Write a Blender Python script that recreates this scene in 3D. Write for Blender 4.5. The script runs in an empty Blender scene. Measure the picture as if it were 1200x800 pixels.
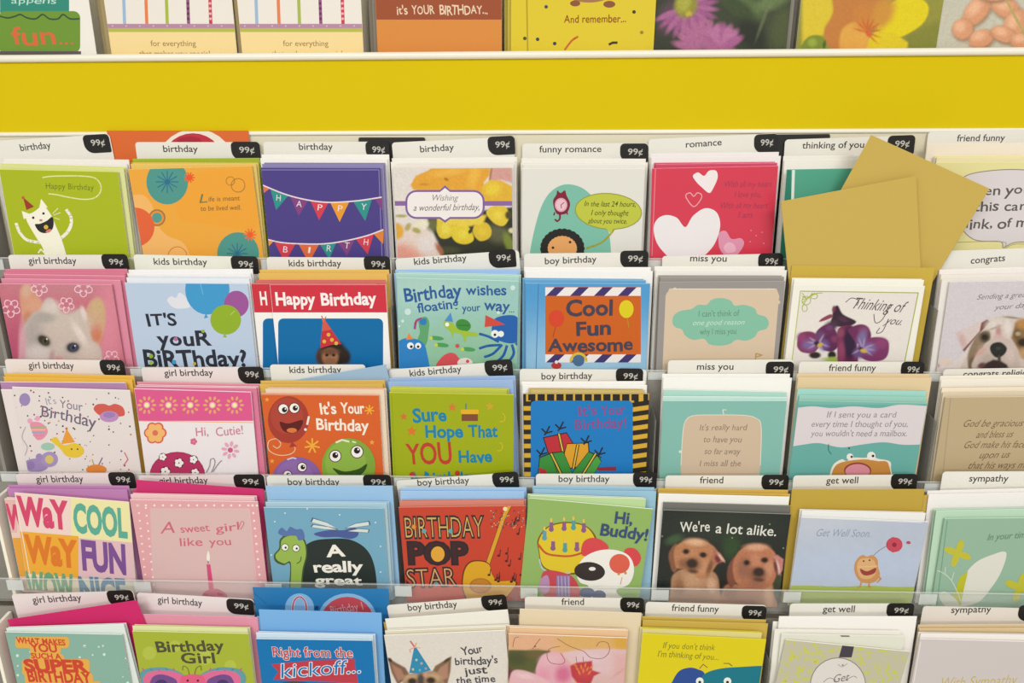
import bpy, math, random
import numpy as np
from mathutils import Vector, Matrix

random.seed(7)
rng = np.random.default_rng(7)
S = bpy.context.scene
COL = S.collection
R = math.radians

# ------------------------------------------------------------------ camera
THETA, LEAN, PSI, ROLL = R(35), R(16), R(2.1), R(0.28)
FPX, DIST = 1000.0, 0.98
C0 = Vector((0, 0, 1.15))
fwd = Vector((0, math.cos(THETA), -math.sin(THETA)))
up0 = Vector((0, math.sin(THETA), math.cos(THETA)))
rx0 = Vector((1, 0, 0))
fw = (fwd * math.cos(PSI) - rx0 * math.sin(PSI)).normalized()
rt = (rx0 * math.cos(PSI) + fwd * math.sin(PSI)).normalized()
up = rt.cross(fw).normalized()
rt2 = rt * math.cos(ROLL) + up * math.sin(ROLL)
up2 = up * math.cos(ROLL) - rt * math.sin(ROLL)
EYE = C0 - fw * DIST
cd = bpy.data.cameras.new('camera')
cam = bpy.data.objects.new('camera', cd)
COL.objects.link(cam)
m = Matrix.Identity(4)
for i in range(3):
    m[i][0], m[i][1], m[i][2], m[i][3] = rt2[i], up2[i], -fw[i], EYE[i]
cam.matrix_world = m
cd.sensor_width = 36.0
cd.lens = 36.0 * FPX / 1200.0
cd.clip_start = 0.05
S.camera = cam

# ------------------------------------------------------------------ light
w = bpy.data.worlds.new('shop_light')
S.world = w
w.use_nodes = True
bg = w.node_tree.nodes['Background']
bg.inputs[0].default_value = (1.0, 0.985, 0.945, 1)
bg.inputs[1].default_value = 0.50

def area(name, loc, target, sx, sy, power, col):
    l = bpy.data.lights.new(name, 'AREA')
    l.shape = 'RECTANGLE'; l.size = sx; l.size_y = sy
    l.energy = power; l.color = col
    o = bpy.data.objects.new(name, l)
    COL.objects.link(o)
    o.location = loc
    d = Vector(target) - Vector(loc)
    o.rotation_euler = d.to_track_quat('-Z', 'Y').to_euler()
    return o
# fluorescent ceiling troffers of the shop aisle
for lx in (-0.9, 0.9):
    for ly in (-1.5, -3.0):
        area('ceiling_lamp', (lx, ly, 2.95), (lx, ly, 0), 1.2, 0.6, 30, (1.0, 0.98, 0.94))
vs = S.view_settings
vs.view_transform = 'Standard'
vs.look = 'None'
vs.exposure = -0.20
vs.gamma = 1.0
vs.use_curve_mapping = False

# ------------------------------------------------------------------ colour + materials
def lin(c):
    if isinstance(c, str):
        c = tuple(int(c[i:i + 2], 16) for i in (0, 2, 4))
    return tuple(((v / 255) / 12.92 if v / 255 <= 0.04045 else ((v / 255 + 0.055) / 1.055) ** 2.4) for v in c)

def mat_print(name, rough, spec, coat=0.0, fibre=0.03):
    mt = bpy.data.materials.new(name)
    mt.use_nodes = True
    nt = mt.node_tree; n = nt.nodes; L = nt.links
    b = n['Principled BSDF']
    b.inputs['Roughness'].default_value = rough
    b.inputs['Specular IOR Level'].default_value = spec
    b.inputs['Coat Weight'].default_value = coat
    b.inputs['Coat Roughness'].default_value = 0.12
    at = n.new('ShaderNodeAttribute'); at.attribute_name = 'ink'
    tc = n.new('ShaderNodeTexCoord')
    nz = n.new('ShaderNodeTexNoise'); nz.inputs['Scale'].default_value = 900; nz.inputs['Detail'].default_value = 3
    mr = n.new('ShaderNodeMapRange')
    mr.inputs['To Min'].default_value = 1 - fibre; mr.inputs['To Max'].default_value = 1 + fibre
    mx = n.new('ShaderNodeMix'); mx.data_type = 'RGBA'; mx.blend_type = 'MULTIPLY'
    mx.inputs['Factor'].default_value = 1
    L.new(tc.outputs['Object'], nz.inputs['Vector'])
    L.new(nz.outputs['Fac'], mr.inputs['Value'])
    L.new(at.outputs['Color'], mx.inputs['A'])
    L.new(mr.outputs['Result'], mx.inputs['B'])
    L.new(mx.outputs['Result'], b.inputs['Base Color'])
    return mt

def mat_plain(name, col, rough=0.5, spec=0.3, amp=0.03, scale=60, metal=0):
    mt = bpy.data.materials.new(name)
    mt.use_nodes = True
    nt = mt.node_tree; n = nt.nodes; L = nt.links
    b = n['Principled BSDF']
    b.inputs['Roughness'].default_value = rough
    b.inputs['Specular IOR Level'].default_value = spec
    b.inputs['Metallic'].default_value = metal
    tc = n.new('ShaderNodeTexCoord')
    nz = n.new('ShaderNodeTexNoise'); nz.inputs['Scale'].default_value = scale
    cr = n.new('ShaderNodeValToRGB')
    c = lin(col)
    cr.color_ramp.elements[0].color = tuple(v * (1 - amp) for v in c) + (1,)
    cr.color_ramp.elements[1].color = tuple(min(1, v * (1 + amp)) for v in c) + (1,)
    L.new(tc.outputs['Object'], nz.inputs['Vector'])
    L.new(nz.outputs['Fac'], cr.inputs['Fac'])
    L.new(cr.outputs['Color'], b.inputs['Base Color'])
    return mt

def mat_clear(name, alpha, rough, tint='e8ece8'):
    mt = bpy.data.materials.new(name)
    mt.use_nodes = True
    nt = mt.node_tree; n = nt.nodes; L = nt.links
    for x in list(n):
        if x.type == 'BSDF_PRINCIPLED': n.remove(x)
    out = [x for x in n if x.type == 'OUTPUT_MATERIAL'][0]
    tr = n.new('ShaderNodeBsdfTransparent')
    pb = n.new('ShaderNodeBsdfPrincipled')
    pb.inputs['Base Color'].default_value = lin(tint) + (1,)
    pb.inputs['Roughness'].default_value = rough
    nz = n.new('ShaderNodeTexNoise'); nz.inputs['Scale'].default_value = 25
    mr = n.new('ShaderNodeMapRange')
    mr.inputs['To Min'].default_value = alpha * 0.85; mr.inputs['To Max'].default_value = alpha * 1.15
    mx = n.new('ShaderNodeMixShader')
    L.new(nz.outputs['Fac'], mr.inputs['Value'])
    L.new(mr.outputs['Result'], mx.inputs[0])
    L.new(tr.outputs[0], mx.inputs[1]); L.new(pb.outputs[0], mx.inputs[2])
    L.new(mx.outputs[0], out.inputs['Surface'])
    return mt

M_CARD = mat_print('printed_card', 0.45, 0.25, 0.0, 0.025)
M_GLOSS = mat_print('glossy_printed_card', 0.3, 0.4, 0.25, 0.02)
M_ENV = mat_print('envelope_paper', 0.75, 0.15, 0.0, 0.05)
M_DIV = mat_print('divider_card', 0.4, 0.3, 0.0, 0.02)
M_YEL = mat_plain('yellow_panel_paint', 'd8bf0e', 0.8, 0.1, 0.02, 8)
M_TRIM = mat_plain('cream_metal_trim', 'f2eddc', 0.4, 0.3, 0.02, 20)
M_BACK = mat_plain('cream_back_board', 'ddd6bd', 0.6, 0.2, 0.03, 15)
M_GREY = mat_plain('grey_tray_metal', '8c8880', 0.5, 0.3, 0.05, 40)
M_LIP = mat_clear('clear_acrylic', 0.10, 0.08)
M_EDGE = mat_clear('clear_acrylic_edge', 0.42, 0.2, 'f0f0e8')
M_FROST = mat_clear('frosted_acrylic', 0.58, 0.4)
M_FIN = mat_clear('smoky_acrylic', 0.45, 0.2, 'a8a8a2')
M_WALL = mat_plain('painted_wall', 'cfc9bd', 0.8, 0.1, 0.03, 6)
M_FLOOR = mat_plain('vinyl_floor', 'b8b0a2', 0.4, 0.3, 0.06, 5)

# ------------------------------------------------------------------ mesh buffer
class MB:
    def __init__(s):
        s.v = []; s.nv = 0; s.fl = []; s.ft = []; s.fc = []; s.vc = []   # vc: per-loop colour chunks
    def add(s, verts, faces, col=None, vcol=None):
        verts = np.asarray(verts, float).reshape(-1, 3)
        if col is not None: c = np.asarray(lin(col))
        for f in faces:
            s.fl.append(np.asarray(f, np.int32) + s.nv)
            s.ft.append(len(f))
            s.vc.append(np.tile(c, (len(f), 1)) if vcol is None else vcol[np.asarray(f)])
        s.v.append(verts); s.nv += len(verts)
    def addq(s, verts, quads, vcol):
        verts = np.asarray(verts, float); quads = np.asarray(quads, np.int32)
        s.fl.append(quads.ravel() + s.nv); s.ft += [quads.shape[1]] * len(quads)
        s.vc.append(vcol[quads.ravel()])
        s.v.append(verts); s.nv += len(verts)
    def addt(s, verts, tris, col):
        tris = np.asarray(tris, np.int32)
        if len(tris) == 0: return
        s.fl.append(tris.ravel() + s.nv); s.ft += [3] * len(tris)
        s.vc.append(np.tile(np.asarray(lin(col)), (tris.size, 1)))
        s.v.append(np.asarray(verts, float)); s.nv += len(verts)
    def box(s, x0, x1, y0, y1, z0, z1, col='ffffff'):
        v = [(x, y, z) for x in (x0, x1) for y in (y0, y1) for z in (z0, z1)]
        f = [(0, 1, 3, 2), (4, 6, 7, 5), (0, 4, 5, 1), (2, 3, 7, 6), (0, 2, 6, 4), (1, 5, 7, 3)]
        s.add(v, f, col)
    def build(s, name, mat, parent=None):
        me = bpy.data.meshes.new(name)
        v = np.concatenate(s.v); fl = np.concatenate(s.fl); ft = np.asarray(s.ft, np.int32)
        me.vertices.add(len(v)); me.vertices.foreach_set('co', v.astype(np.float32).ravel())
        me.loops.add(len(fl)); me.loops.foreach_set('vertex_index', fl.astype(np.int32))
        me.polygons.add(len(ft))
        me.polygons.foreach_set('loop_start', np.concatenate(([0], np.cumsum(ft)[:-1])).astype(np.int32))
        a = me.attributes.new('ink', 'FLOAT_COLOR', 'CORNER')
        c = np.concatenate(s.vc); c = np.concatenate((c, np.ones((len(c), 1))), 1)
        a.data.foreach_set('color', c.astype(np.float32).ravel())
        me.update(calc_edges=True)
        me.shade_flat()
        me.materials.append(mat)
        o = bpy.data.objects.new(name, me)
        COL.objects.link(o)
        if parent: o.parent = parent
        return o

def tag(o, label, cat, group=None):
    o['label'] = label; o['category'] = cat
    if group: o['group'] = group

# ------------------------------------------------------------------ glyphs of the built-in font
_gl = {}
def glyph(ch, wt):
    k = (ch, wt)
    if k in _gl: return _gl[k]
    def mesh_of(body):
        c = bpy.data.curves.new('t', 'FONT'); c.body = body; c.size = 1; c.offset = wt
        c.resolution_u = 3; c.dimensions = '2D'; c.fill_mode = 'FRONT'
        o = bpy.data.objects.new('t', c)
        me = o.to_mesh()
        me.calc_loop_triangles()
        v = np.zeros(len(me.vertices) * 3); me.vertices.foreach_get('co', v)
        t = np.zeros(len(me.loop_triangles) * 3, np.int32); me.loop_triangles.foreach_get('vertices', t)
        o.to_mesh_clear()
        bpy.data.objects.remove(o); bpy.data.curves.remove(c)
        return v.reshape(-1, 3)[:, :2], t.reshape(-1, 3)
    v, t = (np.zeros((0, 2)), np.zeros((0, 3), np.int32)) if ch == ' ' else mesh_of(ch)
    a, _ = mesh_of('I' + ch + 'I'); b, _ = mesh_of('II')
    adv = (a[:, 0].max() - a[:, 0].min()) - (b[:, 0].max() - b[:, 0].min())
    _gl[k] = (v, t, adv)
    return _gl[k]
_cap = glyph('H', 0.0)[0][:, 1].max()

def text_mesh(s, wt=0.0, sh=0.0, jit=0.0, seed=0):
    """unit text: width 0..1 on x, cap height 1 on y"""
    rr = random.Random(seed + len(s))
    V = []; T = []; x = 0.0; n = 0
    for ch in s:
        v, t, adv = glyph(ch, wt)
        if len(v):
            w = v / _cap
            if jit:
                a = rr.uniform(-1, 1) * jit * 0.35; sc = 1 + rr.uniform(-1, 1) * jit * 0.5
                c = np.array([adv / _cap / 2, 0.5])
                d = (w - c) * sc
                w = np.stack((d[:, 0] * math.cos(a) - d[:, 1] * math.sin(a), d[:, 0] * math.sin(a) + d[:, 1] * math.cos(a)), 1) + c
                w[:, 1] += rr.uniform(-1, 1) * jit * 0.3
            w = w + np.array([x, 0])
            w[:, 0] += w[:, 1] * sh
            V.append(w); T.append(t + n); n += len(w)
        x += adv / _cap
    V = np.concatenate(V); T = np.concatenate(T)
    V[:, 0] /= x
    return V, T

# ------------------------------------------------------------------ pixel <-> place
UP = Vector((0, math.sin(LEAN), math.cos(LEAN)))     # up along a leaning card
NV = Vector((0, -math.cos(LEAN), math.sin(LEAN)))    # out of a card's face
XV = Vector((1, 0, 0))
def ray(px, py):
    return (rt2 * ((px - 600) / FPX) - up2 * ((py - 400) / FPX) + fw)
def hit(px, py, P, N):
    d = ray(px, py)
    return EYE + d * ((P - EYE).dot(N) / d.dot(N))

TOPY = {0: 6, 1: 197, 2: 331, 3: 461, 4: 592, 5: 746}
HR = 0.135
ORG = {}
for r in (1, 2, 3, 4, 5):
    h = hit(600, TOPY[r], C0, -fwd)
    ORG[r] = Vector((0, h.y, h.z))
def loc_un(r, p):
    d = p - ORG[r]
    return d.dot(UP), d.dot(NV)
# the top tier stands right behind the yellow panel
BAND_N = -0.034
PB = ORG[1] + NV * BAND_N
bt = hit(600, 66, PB, NV); bb = hit(600, 154, PB, NV)
UB0 = (bb - ORG[1]).dot(UP); UB1 = (bt - ORG[1]).dot(UP)
ORG[0] = ORG[1] + NV * (BAND_N - 0.006) + UP * (UB1 + 0.10)
FLOOR_U = {r: -HR for r in range(6)}

# ------------------------------------------------------------------ flat sheets in a pocket
class Sheet:
    """frame of one flat thing standing in tier r, its face at depth n"""
    def __init__(s, r, n, TL, TR, height=None, bot=None):
        P = ORG[r] + NV * n
        a = hit(TL[0], TL[1], P, NV); b = hit(TR[0], TR[1], P, NV)
        s.w = (b - a).length
        s.ex = (b - a).normalized()
        s.ez = (NV.cross(s.ex)).normalized()
        if s.ez.dot(UP) < 0: s.ez = -s.ez
        fl = FLOOR_U[r] + 0.0008
        if height is None:
            ua = (a - ORG[r]).dot(UP); ub = (b - ORG[r]).dot(UP)
            c = s.ez.dot(UP)
            height = (min(ua, ub) - fl) / c
        s.h = height
        s.top = (a + b) / 2
        s.o = s.top - s.ez * s.h
        s.ny = -NV
        s.P = P
        s.ob_m = Matrix.Identity(4)
        for i in range(3):
            s.ob_m[i][0], s.ob_m[i][1], s.ob_m[i][2], s.ob_m[i][3] = s.ex[i], s.ny[i], s.ez[i], s.o[i]
    def loc(s, px, py):
        d = hit(px, py, s.P, NV) - s.o
        return (d.dot(s.ex), d.dot(s.ez))
    def pix(s, x, z):
        """local grids -> pixels"""
        W = np.array(s.o)[None] + x[:, None] * np.array(s.ex)[None] + z[:, None] * np.array(s.ez)[None] - np.array(EYE)[None]
        d = W @ np.array(fw)
        return 600 + FPX * (W @ np.array(rt2)) / d, 400 - FPX * (W @ np.array(up2)) / d

def clip_poly(P, x0, x1, z0, z1):
    for ax, lim, sg in ((0, x0, 1), (0, x1, -1), (1, z0, 1), (1, z1, -1)):
        if not P: return P
        out = []
        for i in range(len(P)):
            a = P[i - 1]; b = P[i]
            ia = (a[ax] - lim) * sg >= 0; ib = (b[ax] - lim) * sg >= 0
            if ia != ib:
                t = (lim - a[ax]) / (b[ax] - a[ax])
                out.append((a[0] + (b[0] - a[0]) * t, a[1] + (b[1] - a[1]) * t))
            if ib: out.append(b)
        P = out
    return P

def spline(pts, closed=False, n=6):
    out = []
    N = len(pts)
    rng_ = range(N if closed else N - 1)
    for i in rng_:
        g = (lambda k: pts[k % N]) if closed else (lambda k: pts[max(0, min(N - 1, k))])
        p0, p1, p2, p3 = g(i - 1), g(i), g(i + 1), g(i + 2)
        for k in range(n):
            t = k / n
            out.append(tuple(0.5 * (2 * p1[j] + (p2[j] - p0[j]) * t + (2 * p0[j] - 5 * p1[j] + 4 * p2[j] - p3[j]) * t * t
                       + (3 * p1[j] - p0[j] - 3 * p2[j] + p3[j]) * t ** 3) for j in (0, 1)))
    if not closed: out.append(tuple(pts[-1]))
    return out

def soft_poly(px, py, pts, soft):
    """coverage of a closed shape with a soft border, for printed photographs"""
    d2 = np.full(len(px), 1e9); ins = np.zeros(len(px), bool)
    n = len(pts)
    for i in range(n):
        x0, y0 = pts[i - 1]; x1, y1 = pts[i]
        dx, dy = x1 - x0, y1 - y0
        t = np.clip(((px - x0) * dx + (py - y0) * dy) / max(dx * dx + dy * dy, 1e-9), 0, 1)
        d2 = np.minimum(d2, (px - x0 - t * dx) ** 2 + (py - y0 - t * dy) ** 2)
        if y0 != y1:
            cr = ((y0 > py) != (y1 > py)) & (px < (x1 - x0) * (py - y0) / (y1 - y0) + x0)
            ins ^= cr
    d = np.sqrt(d2) * np.where(ins, 1, -1)
    al = np.clip(0.5 + d / (2 * soft), 0, 1)
    return al * al * (3 - 2 * al)

class Art:
    """printing laid on one sheet; coordinates are measured on the photograph"""
    def __init__(s, sh, mb, zmax=None):
        s.sh = sh; s.mb = mb; s.k = 0
        e = 0.0003
        s.b = (-sh.w / 2 + e, sh.w / 2 - e, e, (sh.h if zmax is None else zmax) - 0.0007)
    def y(s):
        s.k += 1
        return -0.000012 * s.k
    def raw(s, L, col, y=None):
        L = clip_poly(list(L), *s.b)
        if len(L) < 3: return
        y = s.y() if y is None else y
        area = sum(L[i - 1][0] * L[i][1] - L[i][0] * L[i - 1][1] for i in range(len(L)))
        if abs(area) < 1e-10: return
        if area < 0: L = L[::-1]
        s.mb.add([(p[0], y, p[1]) for p in L], [tuple(range(len(L)))], col)
    def poly(s, pts, col, y=None):
        s.raw([s.sh.loc(*p) for p in pts], col, y)
    def blob(s, pts, col, y=None):
        s.poly(spline(pts, True), col, y)
    def rect(s, x0, y0, x1, y1, col):
        s.poly([(x0, y0), (x1, y0), (x1, y1), (x0, y1)], col)
    def rrect(s, x0, y0, x1, y1, rad, col):
        p = []
        for cx, cy, a0 in ((x1 - rad, y0 + rad, -90), (x1 - rad, y1 - rad, 0), (x0 + rad, y1 - rad, 90), (x0 + rad, y0 + rad, 180)):
            for k in range(6):
                a = R(a0 + 18 * k); p.append((cx + rad * math.cos(a), cy + rad * math.sin(a)))
        s.poly(p, col)
    def ell(s, cx, cy, rx, ry, col, rot=0, n=28, y=None, a0=0, a1=360):
        p = []
        c, d = math.cos(R(rot)), math.sin(R(rot))
        for k in range(n + (a1 - a0 < 360)):
            a = R(a0 + (a1 - a0) * k / n)
            x, z = rx * math.cos(a), ry * math.sin(a)
            p.append((cx + x * c - z * d, cy + x * d + z * c))
        s.poly(p, col, y)
    def dot(s, cx, cy, r, col, y=None): s.ell(cx, cy, r, r, col, n=14, y=y)
    def line(s, pts, wd, col, closed=False, smooth=False, y=None):
        if smooth: pts = spline(pts, closed)
        L = [s.sh.loc(*p) for p in pts]
        u = (Vector(s.sh.loc(601, 400)) - Vector(s.sh.loc(600, 400))).length * wd / 2
        y = s.y() if y is None else y
        N = len(L)
        for i in range(N if closed else N - 1):
            a = Vector(L[i]); b = Vector(L[(i + 1) % N]); d = b - a
            if d.length < 1e-7: continue
            d.normalize(); q = Vector((-d.y, d.x)) * u; e = d * u * 0.45
            s.raw([tuple(a - e - q), tuple(b + e - q), tuple(b + e + q), tuple(a - e + q)], col, y - 1e-7 * (i % 40))
    def ring(s, cx, cy, rx, ry, wd, col, rot=0, a0=0, a1=360, n=26):
        c, d = math.cos(R(rot)), math.sin(R(rot)); p = []
        full = a1 - a0 >= 360
        for k in range(n + (not full)):
            a = R(a0 + (a1 - a0) * k / n); x, z = rx * math.cos(a), ry * math.sin(a)
            p.append((cx + x * c - z * d, cy + x * d + z * c))
        s.line(p, wd, col, closed=full)
    def star(s, cx, cy, r, col, n=5, q=0.45, rot=-90):
        s.poly([(cx + (r if k % 2 == 0 else r * q) * math.cos(R(rot + 180 * k / n)),
                 cy + (r if k % 2 == 0 else r * q) * math.sin(R(rot + 180 * k / n))) for k in range(2 * n)], col)
    def burst(s, cx, cy, r, wd, col, n=8, rot=0):
        y = s.y()
        for k in range(n):
            a = R(rot + 360 * k / n)
            s.line([(cx, cy), (cx + r * math.cos(a), cy + r * math.sin(a))], wd, col, y=y - 1e-6 * k)
    def heart(s, cx, cy, wd, col, rot=0, outline=None):
        p = []
        for k in range(36):
            t = 2 * math.pi * k / 36
            x = 16 * math.sin(t) ** 3; z = -(13 * math.cos(t) - 5 * math.cos(2 * t) - 2 * math.cos(3 * t) - math.cos(4 * t))
            x, z = x * wd / 32, z * wd / 32
            p.append((cx + x * math.cos(R(rot)) - z * math.sin(R(rot)), cy + x * math.sin(R(rot)) + z * math.cos(R(rot))))
        if outline: s.line(p, outline, col, closed=True)
        else: s.poly(p, col)
    def flower(s, cx, cy, r, col, cen=None, n=6, pw=0.45, rot=0):
        for k in range(n):
            a = rot + 360 * k / n
            s.ell(cx + r * 0.58 * math.cos(R(a)), cy + r * 0.58 * math.sin(R(a)), r * 0.45, r * pw, col, rot=a, n=12)
        if cen: s.dot(cx, cy, r * 0.3, cen)
    def text(s, t, x0, y0, x1, y1, h, col, wt=0.0, sh=0.0, jit=0.0, up=None):
        V, T = text_mesh(t, wt, sh, jit, int(x0 + y0))
        a = Vector(s.sh.loc(x0, y0)); b = Vector(s.sh.loc(x1, y1))
        e = b - a
        k = (Vector(s.sh.loc((x0 + x1) / 2, (y0 + y1) / 2 - h)) - Vector(s.sh.loc((x0 + x1) / 2, (y0 + y1) / 2))).length
        q = Vector((-e.y, e.x)).normalized() * k
        X = a.x + V[:, 0] * e.x + V[:, 1] * q.x
        Z = a.y + V[:, 0] * e.y + V[:, 1] * q.y
        y = s.y()
        x0_, x1_, z0_, z1_ = s.b
        ins = (X > x0_) & (X < x1_) & (Z > z0_) & (Z < z1_)
        ok = ins[T].all(1)
        if ok.any():
            q = T[ok].ravel(); k3 = np.repeat(np.arange(len(q) // 3) % 7, 3)
            s.mb.addt(np.stack((X[q], y - 1.2e-6 * k3, Z[q]), 1), np.arange(len(q)).reshape(-1, 3), col)
        for tri in T[~ok]:
            if ins[tri].any():
                s.raw([(X[i], Z[i]) for i in tri], col, y)
    def photo(s, base, blobs, noise=0.03, step=0.0008, x0=None, x1=None, y0=None, y1=None, bgfn=None):
        """a printed photograph: soft patches of ink on a fine grid"""
        bx0, bx1, bz0, bz1 = s.b
        if x0 is not None:
            A = s.sh.loc(x0, y0); B = s.sh.loc(x1, y1)
            bx0, bx1 = max(bx0, A[0]), min(bx1, B[0]); bz1 = min(bz1, A[1]); bz0 = max(bz0, B[1])
        bz0 = max(bz0, s.sh.h - 0.128)
        nx = max(2, int((bx1 - bx0) / step)); nz = max(2, int((bz1 - bz0) / step))
        gx, gz = np.meshgrid(np.linspace(bx0, bx1, nx), np.linspace(bz0, bz1, nz))
        gx = gx.ravel(); gz = gz.ravel()
        px, py = s.sh.pix(gx, gz)
        C = np.tile(np.asarray(lin(base)), (len(gx), 1))
        if bgfn: C = bgfn(px, py, C)
        for bl in blobs:
            if bl[0] == 'P':
                al = soft_poly(px, py, bl[1], bl[3] if len(bl) > 3 else 1.2) * (bl[4] if len(bl) > 4 else 1.0)
                C = C * (1 - al[:, None]) + np.asarray(lin(bl[2]))[None] * al[:, None]
                continue
            cx, cy, rx, ry, rot, col = bl[:6]
            soft = bl[6] if len(bl) > 6 else 0.25
            op = bl[7] if len(bl) > 7 else 1.0
            c, d = math.cos(R(rot)), math.sin(R(rot))
            u = ((px - cx) * c + (py - cy) * d) / rx; v = (-(px - cx) * d + (py - cy) * c) / ry
            rr = np.sqrt(u * u + v * v)
            al = np.clip((1 + soft - rr) / (2 * soft), 0, 1); al = al * al * (3 - 2 * al) * op
            C = C * (1 - al[:, None]) + np.asarray(lin(col))[None] * al[:, None]
        if noise:
            nn = rng.normal(0, noise, (nz, nx)); nn = (nn + np.roll(nn, 1, 0) + np.roll(nn, 1, 1)) / 1.7
            C = np.clip(C * (1 + nn.ravel()[:, None]), 0, 1)
        i = np.arange(nx * nz).reshape(nz, nx)
        q = np.stack((i[:-1, :-1], i[:-1, 1:], i[1:, 1:], i[1:, :-1]), -1).reshape(-1, 4)
        y = s.y()
        s.mb.addq(np.stack((gx, np.full(len(gx), y), gz), 1), q, C)

# ------------------------------------------------------------------ builders
TH_CARD, TH_ENV, TH_DIV = 0.0011, 0.0009, 0.0005

def card_body(mb, w, h, face, inner='f2efe8', th=TH_CARD, top=None):
    """a folded card standing on its open edge: two thin leaves joined by a round fold at the top"""
    r = th / 2; t = 0.00028
    out = [(0, 0), (0, h - r)] + [(r - r * math.cos(a), h - r + r * math.sin(a)) for a in (R(36), R(72), R(108), R(144))] + [(th, h - r), (th, 0)]
    inn = [(t, 0), (t, h - r)] + [(r - (r - t) * math.cos(a), h - r + (r - t) * math.sin(a)) for a in (R(36), R(72), R(108), R(144))] + [(th - t, h - r), (th - t, 0)]
    n = len(out)
    x0, x1 = -w / 2, w / 2
    top = top or face  # fold colour, mostly paler than the face: light catching the fold, painted in
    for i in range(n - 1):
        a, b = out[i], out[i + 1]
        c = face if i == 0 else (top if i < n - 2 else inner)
        mb.add([(x0, a[0], a[1]), (x1, a[0], a[1]), (x1, b[0], b[1]), (x0, b[0], b[1])], [(0, 1, 2, 3)], c)
        a, b = inn[i], inn[i + 1]
        mb.add([(x0, a[0], a[1]), (x1, a[0], a[1]), (x1, b[0], b[1]), (x0, b[0], b[1])], [(3, 2, 1, 0)], inner)
        for x, q in ((x0, (0, 1, 2, 3)), (x1, (3, 2, 1, 0))):
            mb.add([(x, out[i][0], out[i][1]), (x, out[i + 1][0], out[i + 1][1]), (x, inn[i + 1][0], inn[i + 1][1]), (x, inn[i][0], inn[i][1])], [q], inner)
    for a, b in ((out[0], inn[0]), (inn[-1], out[-1])):
        mb.add([(x0, a[0], 0), (x0, b[0], 0), (x1, b[0], 0), (x1, a[0], 0)], [(0, 1, 2, 3)], inner)

def envelope_body(mb, w, h, col, th=TH_ENV):
    """a flat paper envelope with soft edges, its seams and its pointed flap on the back"""
    e = 0.0005
    x = w / 2
    f = [(-x + e, 0, e), (x - e, 0, e), (x - e, 0, h - e), (-x + e, 0, h - e)]
    mid = [(-x, th / 2, 0), (x, th / 2, 0), (x, th / 2, h), (-x, th / 2, h)]
    k = [(-x + e, th, e), (x - e, th, e), (x - e, th, h - e), (-x + e, th, h - e)]
    mb.add(f + mid + k, [(0, 1, 2, 3)] + [(4 + i, 4 + (i + 1) % 4, (i + 1) % 4, i) for i in range(4)]
           + [(8 + i, 8 + (i + 1) % 4, 4 + (i + 1) % 4, 4 + i) for i in range(4)] + [(11, 10, 9, 8)], col)
    y = th + 0.0002
    mb.add([(-x + e, y, h - e), (x - e, y, h - e), (x * 0.15, y, h * 0.45), (-x * 0.15, y, h * 0.45),
            (-x + e, th, h - e), (x - e, th, h - e), (x * 0.15, th, h * 0.45), (-x * 0.15, th, h * 0.45)],
           [(0, 3, 2, 1), (0, 1, 5, 4), (1, 2, 6, 5), (2, 3, 7, 6), (3, 0, 4, 7)], col)

def plate(mb, outline, y0, y1, col, edge=None):
    """an upright flat plate with the given (x, z) outline, counter-clockwise"""
    n = len(outline)
    v = [(p[0], y0, p[1]) for p in outline] + [(p[0], y1, p[1]) for p in outline]
    mb.add(v, [tuple(range(n)), tuple(range(2 * n - 1, n - 1, -1))], col)
    mb.add(v, [(n + i, n + (i + 1) % n, (i + 1) % n, i) for i in range(n)], edge or col)

def rounded(x0, x1, z0, z1, bl, br, tr_, tl):
    p = []
    for cx, cz, r_, a0 in ((x0, z0, bl, 180), (x1, z0, br, 270), (x1, z1, tr_, 0), (x0, z1, tl, 90)):
        sx = 1 if cx == x0 else -1; sz = 1 if cz == z0 else -1
        if r_ <= 0: p.append((cx, cz)); continue
        for k in range(6):
            a = R(a0 + 18 * k)
            p.append((cx + sx * r_ + r_ * math.cos(a), cz + sz * r_ + r_ * math.sin(a)))
    return p

EXT = {}          # (tier, column) -> x range taken, for the fins
def note(r, c, o, w):
    a = EXT.setdefault((r, c), [9, -9])
    for x, z in ((-w / 2, 0), (w / 2, 0), (-w / 2, 0.105), (w / 2, 0.105)):
        p = o.matrix_world @ Vector((x, 0, z))
        a[0] = min(a[0], p.x - 0.0015); a[1] = max(a[1], p.x + 0.0015)

def place(o, sh):
    o.matrix_world = sh.ob_m

ORD = ['second', 'third', 'fourth', 'fifth']

def make_card(r, c, n, TL, TR, face, desc, art=None, gloss=False, inner='f2efe8', top=None, height=None, group='greeting cards standing in the rack'):
    sh = Sheet(r, n, TL, TR, height)
    mb = MB(); card_body(mb, sh.w, sh.h, face, inner, top=top)
    if art: art(Art(sh, mb))
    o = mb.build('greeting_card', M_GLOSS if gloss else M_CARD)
    place(o, sh); tag(o, desc, 'greeting card', group); note(r, c, o, sh.w)
    return o

def make_env(r, c, n, TL, TR, col, desc, height=None):
    sh = Sheet(r, n, TL, TR, height)
    mb = MB(); envelope_body(mb, sh.w, sh.h, col)
    o = mb.build('envelope', M_ENV)
    place(o, sh); tag(o, desc, 'envelope', 'envelopes standing behind the cards')
    note(r, c, o, sh.w)
    return o

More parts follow.
